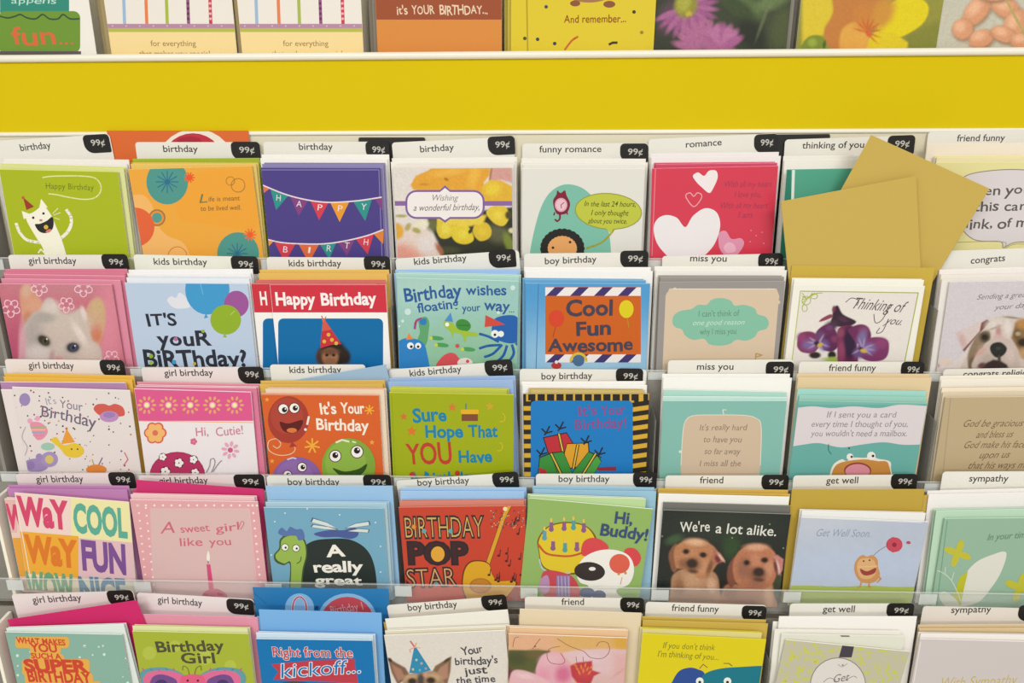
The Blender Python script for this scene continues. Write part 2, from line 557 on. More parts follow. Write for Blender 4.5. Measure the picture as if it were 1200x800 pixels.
DIVC = 'e9e6dc'
def make_div(r, c, n, d, short, desc=None):
    """a divider card: name of the section on its tab, black price corner as a part of its own"""
    TL, TR = d['tl'], d['tr']
    sh = Sheet(r, n, TL, TR)
    col = d.get('col', DIVC)
    mb = MB()
    plate(mb, rounded(-sh.w / 2, sh.w / 2, 0, sh.h, 0, 0, 0.004, 0.004), 0, TH_DIV, col)
    if d.get('t'):
        A = Art(sh, mb)
        A.text(d['t'], d['x0'], d['y0'], d['x1'], d.get('y1', d['y0']), d.get('h', 7.6), '3f3c3a', wt=0.011)
    o = mb.build('pocket_divider', M_DIV)
    place(o, sh)
    tag(o, desc or ("'%s' divider with black price corner, behind the %s" % (d['t'], short)), 'divider', 'section dividers between the cards')
    note(r, c, o, sh.w)
    if d.get('p'):
        px0, px1, py = d['p']
        a = sh.loc(px0, py); b = sh.loc(px1, py + d.get('pd', 0)); z = (a[1] + b[1]) / 2
        mb = MB()
        ph = 0.0215
        b = (min(b[0], sh.w / 2 + 0.001), b[1])
        plate(mb, rounded(a[0], b[0], z - ph, z, 0.011, 0.002, 0.005, 0.005), -0.0004, 0, '23211f')
        # white price on the black corner
        V, T = text_mesh('99¢', 0.012)
        wd = (b[0] - a[0]) * 0.54; x = a[0] + (b[0] - a[0]) * 0.27; zz = z - 0.0128; hh = 0.0068
        mb.addt(np.stack((x + V[:, 0] * wd, np.full(len(V), -0.00046), zz + V[:, 1] * hh), 1), T, 'c6c3ba')
        t = mb.build('price_corner', M_DIV, o)
        t['label'] = 'black corner with a white 99¢ price'
    return o

def pocket(r, c, desc, short, div=None, envs=(), backs=(), card=None, art=None, gloss=False, inner='f2efe8', top=None, ink='white'):
    """one pocket: front card, cards behind it, envelopes, divider - every sheet an object of its own"""
    odd = -0.0017 if c % 2 else 0.0
    (TL, TR, face) = card
    make_card(r, c, odd, TL, TR, face, desc, art, gloss, inner, top)
    k = 0
    sd = 2.6 if c < 4 else -2.6
    if len(backs) == 1:      # the sides of the stacks show at least two more cards
        L = backs[-1]
        backs = list(backs) + [((L[0][0] + sd, L[0][1] - 1.5), (L[1][0] + sd, L[1][1] - 1.2), L[2])]
    if len(envs) == 1 and len(envs[0]) == 4:
        E = envs[0]; nm = E[3]
        envs = [((E[0][0] - sd * .5, E[0][1] + 4.2), (E[1][0] - sd * .9, E[1][1] + 4.6), E[2], nm, 'shorter %s envelope right behind the %s' % (nm, short)),
                (E[0], E[1], E[2], nm, 'taller %s envelope, last behind the %s' % (nm, short))]
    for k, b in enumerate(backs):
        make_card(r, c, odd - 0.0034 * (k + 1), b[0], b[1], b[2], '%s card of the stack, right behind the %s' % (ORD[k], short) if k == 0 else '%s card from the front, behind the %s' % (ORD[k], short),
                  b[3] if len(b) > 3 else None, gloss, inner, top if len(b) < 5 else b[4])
    for k, e in enumerate(envs):
        nm = '%s envelope sticking up behind the %s' % (e[3] if len(e) > 3 else e[2], short)
        make_env(r, c, odd - 0.0125 - 0.0036 * k, e[0], e[1], e[2], nm if len(e) < 5 else e[4])
    if div: make_div(r, c, -0.0285 + odd * 0.5, div, short)

# ------------------------------------------------------------------ the place round the rack
def struct(name, mb, mat):
    o = mb.build(name, mat); o['kind'] = 'structure'; return o
mb = MB(); mb.box(-3, 3, -4, 0.66, -0.05, 0, 'ffffff'); struct('floor', mb, M_FLOOR)
mb = MB(); mb.box(-3, 3, 0.6, 0.66, 0, 3.0, 'ffffff'); struct('wall_back', mb, M_WALL)

# ------------------------------------------------------------------ the rack
rack = bpy.data.objects.new('card_rack', None); COL.objects.link(rack)
rack.location = (0, 0, 0)
tag(rack, 'stepped white and yellow greeting card rack with clear plastic lips', 'rack')
XL, XR = -0.665, 0.70

def un(r, u, n):
    p = ORG[r] + UP * u + NV * n
    return (p.y, p.z)
def prism(mb, prof, x0, x1, col='ffffff'):
    """extrude a (y, z) outline along x"""
    n = len(prof)
    a = sum(prof[i - 1][0] * prof[i][1] - prof[i][0] * prof[i - 1][1] for i in range(n))
    if a < 0: prof = prof[::-1]
    v = [(x0, p[0], p[1]) for p in prof] + [(x1, p[0], p[1]) for p in prof]
    mb.add(v, [tuple(range(n - 1, -1, -1)), tuple(range(n, 2 * n))] + [(i, (i + 1) % n, n + (i + 1) % n, n + i) for i in range(n)], col)
def slab(mb, r, u0, u1, n0, n1, x0, x1):
    prism(mb, [un(r, u0, n0), un(r, u0, n1), un(r, u1, n1), un(r, u1, n0)], x0, x1)
def part(name, mb, mat, label=None):
    o = mb.build(name, mat, rack)
    if label: o['label'] = label
    return o

BACK_N = -0.0335
def lip_u(r): return -0.104 if r else -0.1
for r in range(0, 6):
    mb = MB(); slab(mb, r, FLOOR_U[r] - 0.002, FLOOR_U[r], BACK_N - 0.0015, 0.006 if r else 0.002, XL, XR)
    part('tier_shelf', mb, M_GREY)
    top = 0.034 if r == 1 else (0.10 if r == 0 else 0.005)
    # back board of the tier
    mb = MB(); slab(mb, r, FLOOR_U[r], top, BACK_N - 0.0018, BACK_N, XL, XR)
    part('back_board', mb, M_BACK if r < 2 else M_GREY)
    if r:
        mb = MB(); slab(mb, r, FLOOR_U[r], lip_u(r), 0.0045, 0.006, XL, XR)
        part('front_lip', mb, M_LIP, 'clear plastic lip')
        mb = MB(); slab(mb, r, lip_u(r) - 0.0012, lip_u(r), 0.0060, 0.0064, XL, XR)
        part('lip_edge', mb, M_EDGE, 'bright polished edge of the clear lip')
# yellow panel between the top tier and the tier below, with its cream edges
mb = MB(); slab(mb, 1, UB0 - 0.001, UB1, BAND_N - 0.003, BAND_N, XL, XR)
part('yellow_panel', mb, M_YEL, 'plain yellow panel')
def bead(mb, r, u, n, ru, rn):
    prism(mb, [un(r, u + ru * math.sin(R(a)), n + rn * math.cos(R(a))) for a in range(0, 360, 30)], XL, XR)
mb = MB(); bead(mb, 1, UB1 + 0.0015, BAND_N + 0.0022, 0.0042, 0.0036); part('edge_trim', mb, M_TRIM, 'cream rolled edge along the top of the yellow panel')
mb = MB(); bead(mb, 1, UB0 - 0.001, BAND_N + 0.0005, 0.0026, 0.0022); part('edge_trim', mb, M_TRIM, 'cream edge along the bottom of the yellow panel')
# stepped side cheeks and the plinth
for x0, x1 in ((XL - 0.012, XL), (XR, XR + 0.012)):
    prof = [un(0, 0.12, 0.008)]
    for r in range(0, 6):
        prof += [un(r, -0.06 if r else -0.09, 0.008)]
    prof += [un(5, FLOOR_U[5] - 0.01, 0.012)]
    y5 = prof[-1][0]
    prof += [(y5, 0.0), (0.40, 0.0), (0.40, prof[0][1])]
    mb = MB(); prism(mb, prof, x0, x1); part('side_panel', mb, M_TRIM)
mb = MB()
y5, z5 = un(5, FLOOR_U[5] - 0.006, 0.008)
prism(mb, [(y5, 0.0), (y5 + 0.012, 0.0), (y5 + 0.012, z5), (y5, z5)], XL, XR)
part('plinth', mb, M_TRIM)

def fins():
    """clear column dividers and the frosted clips on the lips, in the gaps between the stacks"""
    for r in range(1, 6):
        for c in range(-1, 7):
            if c < 0: x = EXT[(r, 0)][0] - 0.004; gap = 1
            else:
                a = EXT.get((r, c)); b = EXT.get((r, c + 1))
                if not a or not b: continue
                x = (a[1] + b[0]) / 2; gap = b[0] - a[1]
            if gap > 0.0005:
                mb = MB(); q = 0.0004 if c >= 0 else 0.002; slab(mb, r, FLOOR_U[r], -0.030 if c >= 0 else 0.0, -0.031, 0.004, x - q, x + q)
                part('pocket_fin', mb, M_FIN if c >= 0 else (M_TRIM if r > 3 else M_GREY), 'smoky clear pocket divider' if c >= 0 else 'end fin of the tier')
            mb = MB(); slab(mb, r, lip_u(r) - 0.016, lip_u(r) - 0.002, 0.0066, 0.0078, x - 0.004, x + 0.016)
            part('lip_clip', mb, M_FROST, 'small frosted clip')

# ------------------------------------------------------------------ top tier
W_ = 'ece8de'
def art(f): return f

def a_fun(A):
    A.rect(0, -40, 81, 15, '2f8a78')
    A.text('really', 14, -4, 70, -4, 9, 'bfe0d2', jit=.2, sh=.2)
    A.text('appens', 12, 4, 66, 4, 7, 'bfe0d2', jit=.2, sh=.2)
    A.rrect(-2, 13, 94, 62, 8, '6f9433')
    A.line([(0, 19), (9, 21), (18, 19), (24, 17), (32, 21), (42, 22), (50, 17), (58, 22), (68, 22), (74, 17), (82, 22), (93, 22)], 1.6, '34553a', smooth=True)
    A.text('fun', 15, 52, 68, 52, 20, 'd9683e', wt=.01, jit=.12)
    A.text('...', 68, 52, 88, 52, 16, 'd9683e')
    A.rect(-2, 60, 95, 74, '5f5558')
def a_stripes(dx):
    def f(A):
        A.rect(dx + 120, -40, dx + 290, 28, 'ebe4da')
        for x, c in ((145, '9bb8d4'), (171, 'e4804f'), (195, 'a7b848'), (220, '94527f'), (246, 'c93a4e')):
            x += dx
            A.line([(x - 1, -30), (x + 1, 27)], 3.4, c)
            if x - dx > 210:
                for q in range(-20, 26, 6): A.dot(x + q * .03, q, 1.6, '5d3550' if x - dx < 240 else 'f0b0b4')
        A.rect(dx + 126, 28, dx + 290, 33, 'b688a4')
        A.rect(dx + 126, 33, dx + 290, 37.5, 'b6b84f')
        A.rect(dx + 126, 37.5, dx + 290, 80, 'f2d898')
        for q in range(132, 275, 16): A.dot(dx + q, 30.5, 1, 'd8b6c8')
        A.text('for everything', dx + 177, 54, dx + 230, 54, 6.5, '9a7a44')
        A.text('that makes you special', dx + 164, 66, dx + 247, 66, 6.5, '9a7a44')
    return f
def a_brown(A):
    A.rect(438, -40, 600, 23, '9c4c28')
    for i, (t, x0, x1) in enumerate((("it's", 465, 478), ('YOUR', 483, 509), ('BIRTHDAY...', 515, 572))):
        A.text(t, x0, 17, x1, 16, 10, 'ead2b4', wt=.012, jit=.25)
def a_remember(A):
    A.line([(617, -20), (618.5, 70)], 1.6, 'b09a20')
    A.ell(690, -4, 22, 7, 'a5714a'); A.ell(674, 4, 6, 3.5, '8a5230'); A.ell(714, 5, 7, 4, '8a5230')
    A.text('And remember...', 661, 27, 734, 26, 9, '8e3c18', wt=.008, jit=.1)
    for x, y, c in ((615, 45, '4a4a20'), (630, 46, '3a3a50'), (650, 51, '2f3a4a'), (743, 14, '3c3320'), (752, 38, '9a8030'), (640, 8, '3d4a5a')):
        A.dot(x, y, 2.1, c)
    A.line([(662, 58), (668, 50), (672, 46), (677, 43)], 2, 'c86428', smooth=True)
    A.line([(714, 52), (718, 50), (723, 50)], 2.4, '3a3325')
def a_daisy(A):
    b = [(845, 20, 60, 40, 20, '3a402c', .6), (872, 6, 26, 12, 30, '56683c', .4), (866, 10, 24, 9, 35, '3c4a2a', .4), (905, 2, 20, 9, -20, '66784a', .5), (917, 36, 16, 30, 10, '4c5532', .6),
         (880, 40, 20, 14, 50, '282c20', .5), (895, 22, 2, 24, 20, '6a7450', .6, .6), (785, 20, 12, 18, 20, '5c4450', .6)]
    for a in range(-70, 160, 15): b.append((803 + 23 * math.cos(R(a)), 8 + 22 * math.sin(R(a)), 14, 3.4, a, ('9c5686', 'a8648f')[a % 2], .5))
    for a in range(-75, 100, 18): b.append((824 + 20 * math.cos(R(a - 90)), 60 + 22 * math.sin(R(a - 90)), 16, 5, a - 90, ('a0567f', 'ad688e')[a % 2], .4))
    for a in range(-60, 80, 20): b.append((848 + 12 * math.cos(R(a - 90)), 58 + 17 * math.sin(R(a - 90)), 13, 5, a - 90, ('a85f8c', 'b46f98')[a % 3 > 0], .4))
    b += [(804, 6, 13, 15, 20, '8f8a30', .35), (801, 4, 8, 10, 20, 'a8a63e', .5), (807, 16, 4, 3, 0, 'c0a838', .5)]
    A.photo('35382a', b, .06)
def a_yellowflower(A):
    P = 'P'
    b = [(P, [(940, -40), (976, -40), (980, 10), (972, 38), (955, 46), (940, 52)], 'd9c030', 3), (P, [(1060, 40), (1110, 20), (1110, 70), (1050, 70)], '848434', 6),
         (P, spline([(1028, 34), (1042, 6), (1060, -3), (1078, -2), (1088, 8), (1084, 24), (1070, 36), (1050, 44)], True), 'e0cc12', 1.5), (P, [(1026, 36), (1050, 40), (1064, 50), (1062, 66), (1000, 66)], 'dcc41c', 2),
         (P, spline([(966, 34), (976, 14), (978, -20), (1034, -20), (1036, 6), (1028, 30), (1004, 36), (984, 60), (968, 50)], True), 'c27c3a', 2), (P, spline([(984, 58), (986, 36), (1000, 26), (1014, 30), (1018, 48), (1010, 66), (990, 66)], True), 'dea446', 2.5),
         (1034, 16, 12, 20, 30, 'cc9038', .5), (1012, 20, 10, 14, 0, 'c98238', .6)]
    for a in (195, 225, 250, 275, 300, 325, 350, 20, 45): b.append((1016 + 8 * math.cos(R(a)), 38 + 9 * math.sin(R(a)), 8, 1.2, a, 'c85a28', .7, .75))
    b += [(P, spline([(940, 62), (941, 50), (950, 42), (962, 42), (968, 52), (966, 66)], True), '7c8c2c', 1.5), (952, 50, 5, 5, 0, '9aa83c', .5), (966, 52, 2, 5, 10, '55641e', .5), (1018, 40, 3, 3, 0, 'd8603a', .5)]
    A.photo('93903a', b, .03)
def a_nuts(A):
    b = []
    for x, y, rx, ry, ro in ((1145, 12, 22, 12, -50), (1128, 34, 12, 12, 0), (1150, 45, 15, 10, -20), (1178, 8, 18, 12, 30), (1190, 28, 18, 13, -60), (1176, 40, 15, 9, 20), (1198, 48, 14, 9, 0), (1165, -8, 20, 9, 0)):
        b += [(x + 1, y + 2, rx + 1, ry + 1, ro, '9a7a5e', .3), (x, y, rx, ry, ro, 'd99a72', .18), (x - 3, y - 3, rx * .5, ry * .5, ro, 'ebb690', .7)]
    b += [(1192, 24, 40, 1.6, 62, 'b7a465', .4)]
    A.photo('c6c2ae', b, .04)

top = [
    ((-32, -40), (98, -40), 'efeae0', a_fun, 'cream birthday card with a teal and green cake reading fun, on the top shelf', 'cake card reading fun'),
    ((116, -40), (268, -40), 'f2d898', a_stripes(0), "left of two striped 'for everything that makes you special' cards on the top shelf", "left striped 'for everything' card"),
    ((274, -40), (421, -40), 'f2d898', a_stripes(155), "right of two striped 'for everything that makes you special' cards on the top shelf", "right striped 'for everything' card"),
    ((438, -40), (588, -40), 'd98a3a', a_brown, "brown and orange 'it's your birthday' card on the top shelf", 'brown and orange card'),
    ((599, -40), (771, -40), 'dcc428', a_remember, "yellow 'And remember...' card with confetti on the top shelf", "yellow 'And remember' card"),
    ((768, -40), (931, -40), '3a3e2e', a_daisy, 'dark photo card of pink daisies on the top shelf', 'pink daisy card'),
    ((943, -40), (1112, -40), '97933a', a_yellowflower, 'photo card of a big yellow flower on the top shelf', 'yellow flower card'),
    ((1108, -40), (1272, -40), 'c6c2ae', a_nuts, 'pale photo card of peanuts at the right end of the top shelf', 'peanut card'),
]
for c, (TL, TR, face, f, desc, short) in enumerate(top):
    make_card(0, c, (-0.0017 if c % 2 else 0), TL, TR, face, desc, f, group='greeting cards on the top shelf', gloss=False)
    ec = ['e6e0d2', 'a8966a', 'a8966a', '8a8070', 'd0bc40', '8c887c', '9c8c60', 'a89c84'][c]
    for k in range(2):
        d = -7 if c < 4 else (6 if c > 4 else -2)
        d *= (k + 1)
        make_card(0, c, (-0.0017 if c % 2 else 0) - 0.006 - 0.006 * k, (TL[0] - (4 if d < 0 else -4) * (k + 1), TL[1] + 4), (TR[0] - (4 if d < 0 else -4) * (k + 1), TR[1] + 4), ec,
                  '%s card of the stack on the top shelf, behind the %s' % (ORD[k], short), None, group='greeting cards on the top shelf', inner=ec)

# ------------------------------------------------------------------ first row under the yellow panel
def D(t, tl, tr, x0, x1, y0, p=None, y1=None, **k):
    d = dict(t=t, tl=tl, tr=tr, x0=x0, x1=x1, y0=y0, y1=y0 if y1 is None else y1, p=p); d.update(k); return d

INK = '3a3a3c'
def a_cat(A):
    L = 'f3f0dc'
    A.line([(50, 208), (60, 206.5), (80, 206), (100, 206.5), (112, 209), (118, 217), (117, 226), (110, 232), (98, 233.5), (80, 231), (66, 228), (57, 227)], 1.3, 'dfe6a0', smooth=True)
    A.text('Happy Birthday', 53, 221, 110, 223, 7, '6d7a1c', sh=.15, jit=.15)
    A.line([(19, 262), (23, 272), (30, 280), (39, 283), (50, 284)], 3.6, L, smooth=True)
    A.line([(78, 246), (83, 254), (83, 264), (78, 273), (70, 280)], 3.6, L, smooth=True)
    A.blob([(33, 262), (30, 254), (30, 250), (36, 250), (46, 243), (48, 234), (53, 242), (60, 252), (66, 266), (72, 280), (77, 296), (78, 306), (56, 306), (50, 290), (43, 279)], L)
    A.poly([(25.5, 247), (28, 257), (36, 251)], L); A.poly([(48.5, 233), (46, 243), (56, 243)], L)
    A.poly([(27, 231), (31, 246), (40, 242)], '9c3a2c')
    A.dot(27, 231.5, 1.8, 'c85a3c')
    for x, y in ((39, 255), (51, 250)): A.dot(x, y, 1.5, '2c2c28')
    A.ell(48, 258, 2, 1.4, 'c98a7a')
    A.poly(spline([(41, 263), (47, 262), (55, 258.5), (61, 254), (63, 261), (61, 269), (54, 273), (46, 271)], True), '2b2b2a')
    A.dot(54, 266, 2.6, 'd2b63c'); A.ell(57, 270.5, 3.6, 1.8, 'd77878', rot=-25)
    for a, b in (((62, 250), (68, 244)), ((63, 252), (71, 249)), ((64, 255), (70, 257))): A.line([a, b], .9, 'e2e6b4')
    A.line([(45, 296), (48, 292), (52, 296)], 1.6, L)
pocket(1, 0, 'lime green birthday card with a white party cat', 'lime party cat card',
       D('birthday', (-16, 165.5), (128, 157), 24, 60, 177, (96, 127, 157.5), 173.5),
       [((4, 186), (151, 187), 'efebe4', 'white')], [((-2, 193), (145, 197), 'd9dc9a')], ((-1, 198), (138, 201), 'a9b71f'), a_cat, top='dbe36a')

def a_mandala(A):
    A.blob([(150, 235), (166, 228), (178, 240), (184, 262), (196, 276), (214, 284), (222, 300), (215, 312), (160, 310), (152, 270)], 'efb568')
    A.blob([(225, 205), (262, 199), (297, 204), (301, 262), (280, 268), (240, 262), (210, 255), (208, 224)], 'eba236')
    A.ell(196, 213, 24.5, 26.5, '4f958a')
    A.burst(196, 213, 13, 1.1, '2c6d8c', 12); A.dot(196, 213, 3, '2c6d8c')
    A.burst(222, 208, 6, 1.6, 'e8642c', 10); A.dot(222, 208, 3.6, 'e8562c')
    A.dot(184, 255, 10, '9a7446'); A.dot(184, 255, 8.2, 'e59038'); A.dot(184, 255, 6, '55998e')
    A.ell(158, 266, 23, 23, 'e0643a')
    A.ell(279, 297, 24.5, 25, '4f958a'); A.burst(278, 297, 12, 1.1, '2c6d8c', 12)
    A.burst(293, 275, 7, 1.6, 'ea6c30', 10); A.dot(293, 275, 3.4, 'ea5c2c')
    A.ring(270, 212, 5, 5, .7, 'a5783a'); A.ring(279, 217, 8, 8, .8, 'a5783a'); A.ring(208, 300, 11, 11, .8, 'b98236')
    A.text('L', 232, 238, 243, 237, 10, '7a7a4c', sh=.3)
    A.text('ife is meant', 244, 236, 281, 234.5, 5.6, '8c6a34', sh=.2)
    A.text('to be lived well.', 235, 247, 283, 245.5, 5.6, '8c6a34', sh=.2)
pocket(1, 1, 'orange birthday card with teal starburst circles', 'orange and teal circles card',
       D('birthday', (158, 166.5), (303, 166.5), 191, 232, 178, (270, 304, 166)),
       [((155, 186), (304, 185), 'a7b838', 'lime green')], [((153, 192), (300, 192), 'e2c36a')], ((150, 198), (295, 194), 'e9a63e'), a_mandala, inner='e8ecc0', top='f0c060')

def a_bunting(A):
    A.line([(306, 199), (444, 199), (448, 310)], .8, '8d86b8')
    def garland(pts, flags, k=1.5):
        for (xa, ya), (xb, yb), ap, c, t in flags:
            A.poly([(xa, ya), (xb, yb), ap], c)
            if t:
                mx, my = (xa + xb + ap[0]) / 3, (ya + yb + ap[1]) / 3
                A.text(t, mx - 3.2, my + 2.6, mx + 3.2, my + 3.4, 7.2, 'eadfe4', wt=-.004, sh=.05)
        A.line(pts, k, 'e8d8dc', smooth=True)
    garland([(306, 216), (330, 226), (350, 232), (372, 236), (392, 237), (420, 235), (447, 231)],
            [((306, 217), (316, 221), (308, 227), 'd8704a', ''), ((317, 222), (338, 229), (323.5, 246), '2f9088', 'H'), ((340, 230), (361, 235), (350, 253), '81427f', 'A'), ((364, 235.5), (385, 237), (374, 258), 'cf3f50', 'P'),
             ((387, 237), (409, 237), (398, 260), 'e6982f', 'P'), ((414, 236), (436, 233), (428, 259), '2f9088', 'Y'), ((439, 232), (449, 231), (448, 247), '81427f', '')])
    garland([(312, 280), (330, 284), (352, 285.5), (380, 285.5), (405, 282), (430, 276), (449, 269)],
            [((312, 281), (320, 283), (313, 291), 'e6982f', ''), ((322, 284), (346, 286), (334, 308), 'cf3f50', 'B'), ((350, 286), (374, 286), (362, 308), 'd96a3c', 'I'), ((375, 286), (394, 284), (386, 304), '2f9088', 'R'),
             ((396, 284), (416, 280), (407, 300), '81427f', 'T'), ((417, 280), (438, 274), (431, 298), 'cf3f50', 'H'), ((438, 274), (450, 269), (449, 286), 'd9813c', '')])
pocket(1, 2, 'purple birthday card with a happy birthday flag garland', 'purple flag garland card',
       D('birthday', (308, 166), (455, 166), 350, 390, 175.5, (428, 458, 165.5)),
       [((306, 181), (456, 181), 'f2efea', 'white')], [((307, 192), (449, 192), '8f87b4')], ((306, 196), (446, 196.5), '4b3f84'), a_bunting, top='7f76ae')

def a_roses(A):
    P = 'P'
    b = [(P, [(484, 222), (481, 217), (487, 206), (503, 199), (513, 190), (576, 190), (573, 206), (567, 214), (568, 226), (530, 232)], 'dfa136', 1.2), (525, 202, 20, 4, -8, 'e6b048', .7), (555, 206, 6, 14, 15, 'e8b244', .7), (523, 210, 3, 1.6, 30, 'a8741e', .5), (497, 216, 6, 1.4, 0, 'c98a28', .5),
         (P, [(577, 190), (606, 190), (606, 216), (588, 211), (573, 213)], 'd09a92', 2), (575, 204, 1.4, 12, 8, 'b07a50', .6),
         (P, spline([(564, 224), (570, 214), (584, 211), (598, 217), (606, 224), (606, 238), (572, 238)], True), 'dcae36', 1.2), (577, 221, 9, 8, 0, 'e4c63c', .6),
         (P, [(500, 254), (604, 242), (604, 304), (508, 304), (514, 290), (506, 268)], '34352a', 2), (583, 274, 14, 10, 20, '5f5f42', .6), (596, 284, 5, 12, -20, '7a8838', .5), (507, 263, 7, 8, 0, '6a6a40', .6), (525, 293, 14, 4, 0, '484c34', .6),
         (P, [(455, 266), (480, 262), (500, 270), (512, 284), (518, 304), (455, 304)], 'dfccc0', 2.5), (472, 298, 22, 12, 10, 'dd9c8a', .6), (500, 286, 10, 10, 40, 'e0d6d2', .6), (515, 292, 3, 8, -30, 'a86a50', .6),
         (P, spline([(512, 262), (514, 254), (530, 254), (534, 268), (527, 278), (517, 279), (512, 271)], True), 'd8c03c', .9), (P, spline([(528, 272), (534, 263), (544, 262), (552, 270), (555, 281), (546, 286), (534, 283)], True), 'dcc434', .9),
         (P, spline([(554, 272), (558, 262), (570, 261), (576, 270), (573, 279), (562, 282)], True), 'd6b836', .9), (P, [(512, 256), (536, 252), (570, 252), (566, 262), (545, 266), (528, 262)], 'e2c84a', 2), (P, spline([(570, 250), (576, 242), (590, 241), (597, 252), (591, 264), (580, 262)], True), 'dcc03c', .9),
         (522, 268, 5, 6, 0, 'e4d050', .6), (542, 274, 6, 5, 0, 'e4d044', .6), (565, 271, 5, 5, 0, 'dfc03a', .6), (584, 252, 5, 5, 0, 'e4cc48', .6), (596, 252, 4, 5, 0, '4c4a26', .4), (551, 271, 2, 3, 30, '3a3a28', .4),
         (464, 271, 9, 10, 0, 'dba63a', .25), (492, 264, 8, 5, 0, 'e2dcc0', .4), (488, 270, 5, 3, 20, 'a8a058', .5), (478, 266, 3, 5, 30, 'b0a662', .5), (470, 253, 7, 1.8, 0, 'a8a46a', .5), (497, 262, 5, 4, 0, 'e6dfc4', .5), (600, 270, 4, 3, 0, 'd6cf9c', .4)]
    A.photo('ddd5cd', b, .04)
    A.rect(450, 235.5, 620, 241, '8a669c')
    for gr, col in ((0, '80609a'), (2.4, 'ece6e2')):
        A.rrect(475 + gr, 222.5 + gr, 568 - gr, 256.5 - gr, 13 - gr, col)
        A.poly([(515, 223 + gr), (521.5, 217 + gr * 1.3), (528, 223 + gr)], col); A.poly([(515, 256 - gr), (528, 256 - gr), (521.5, 261 - gr * 1.3)], col)
    A.text('Wishing', 505, 235, 536, 235, 7, '7d716c', sh=.35, wt=-.004)
    A.text('a wonderful birthday,', 484, 247, 562, 246, 7.5, '6f6260', sh=.4)
pocket(1, 3, 'floral birthday card with yellow roses and purple ribbon plaque', 'yellow rose plaque card',
       D('birthday', (459, 167), (602, 160), 492, 532, 178.5, (571, 603, 159.5), 176),
       [((459, 185.5), (606, 184), 'f0ede6', 'white')], [((462, 193), (602, 192), 'e9e2da')], ((460, 197), (600, 196), 'd9d2c8'), a_roses)

def a_clock(A):
    t = '7ab9a4'
    A.poly(spline([(621, 308), (621, 296), (626, 270), (634, 243), (645, 225), (662, 216), (682, 220), (698, 235), (708, 255), (714, 275), (716, 296), (716, 308)]), t)
    A.blob([(648, 236), (652, 228), (653, 223), (657, 226), (662, 223), (664, 229), (668, 238), (666, 247), (661, 251), (652, 250)], '7c2136')
    A.ell(657.5, 240, 7.4, 8.2, 'd9a0b2'); A.ell(657.5, 240, 5.8, 6.6, 'e6bcc8')
    A.line([(657.5, 240), (661, 237)], .8, '7c2136'); A.line([(657.5, 240), (658, 244)], .8, '7c2136')
    A.line([(656, 250), (656, 256), (653, 259), (650.5, 257)], 2, '7c2136', smooth=True)
    A.line([(650, 249), (649, 252)], 1.6, '7c2136'); A.line([(664, 248), (665, 251)], 1.6, '7c2136')
    A.line([(722, 262), (717, 272), (705, 284), (687, 291)], 2.2, '9c9c34', smooth=True)
    A.ell(713, 247.5, 39.5, 21.5, '93962e', rot=4); A.ell(713, 247.5, 38.4, 20.4, 'bcc243', rot=4)
    A.poly([(708, 265), (720, 265), (716, 274)], 'bcc243')
    for t_, x0, x1, y in (('In the last 24 hours,', 684, 745, 241.5), ('I only thought', 692, 736, 252), ('about you twice.', 689, 735, 261.5)):
        A.text(t_, x0, y, x1, y + .5, 6, '4b4f1e', sh=.25, jit=.12, wt=.004)
    A.blob([(637, 310), (636, 294), (640, 282), (652, 273), (664, 271), (676, 276), (681, 288), (678, 300), (660, 306)], 'dfa262')
    y = A.y()
    for a in range(150, 400, 14):
        A.dot(659 + 21.5 * math.cos(R(a)), 291 + 19 * math.sin(R(a)), 4.6, '262422')
    for x, yy in ((648, 290), (668, 283.5)): A.dot(x, yy, 1.5, '2a2826')
pocket(1, 4, 'white funny romance card with a cuckoo clock and green speech bubble', 'white cuckoo clock card',
       D('funny romance', (612, 168), (760, 167.5), 632, 705, 178.5, (727, 760, 168), 178),
       [((611, 185.5), (757, 186), 'efece6', 'white')], [((613, 192), (756, 192), 'e6e3da')], ((612, 197), (756, 197.5), 'dedcd3'), a_clock, top='efede6')

def a_hearts(A):
    A.line([(768, 196), (768, 202), (764, 300)], .8, 'e28a9a')
    A.blob([(812, 206), (818, 202), (825, 206), (831, 200), (839, 200), (841, 208), (836, 220), (831, 226), (822, 219), (816, 213)], 'efe4e4')
    A.line([(805, 233), (804, 228), (809, 226), (813, 230), (817, 226), (822, 228), (821, 234), (813, 242)], 1.1, 'e9a4ae', closed=True, smooth=True)
    A.blob([(766, 268), (770, 257), (780, 252), (793, 255), (803, 266), (812, 253), (826, 244), (839, 248), (844, 262), (840, 280), (829, 296), (800, 318), (782, 300), (770, 285)], 'ebe5e6')
    A.blob([(842, 276), (845, 271), (851, 271), (856, 279), (861, 280), (868, 279), (872, 284), (869, 292), (862, 299), (850, 299), (843, 290)], 'dd93ae')
    A.blob([(848, 290), (853, 284), (860, 286), (862, 294), (852, 296)], 'e7b2c4')
    for t, x0, x1, y in (('With all my heart', 848, 904, 219), ('I love you,', 860, 892, 231), ('With all my heart', 843, 899, 244), ('I am.', 864, 883, 255)):
        A.text(t, x0, y, x1, y, 7, 'a13450', sh=.25, jit=.15, wt=-.004)
    for x, y in ((880, 270), (886, 276), (879, 283), (893, 272), (895, 285)): A.dot(x, y, .7, 'e89aa8')
pocket(1, 5, 'red romance card with white hearts', 'red hearts card',
       D('romance', (760, 163), (911, 156), 803, 846, 173, (884, 913, 157), 170),
       [((762, 180), (913, 178), 'efe9e8', 'white')], [((769, 192), (911, 190.5), 'cf4868')], ((764, 197), (912, 194), 'd43a50'), a_hearts, gloss=True, top='e0607a')

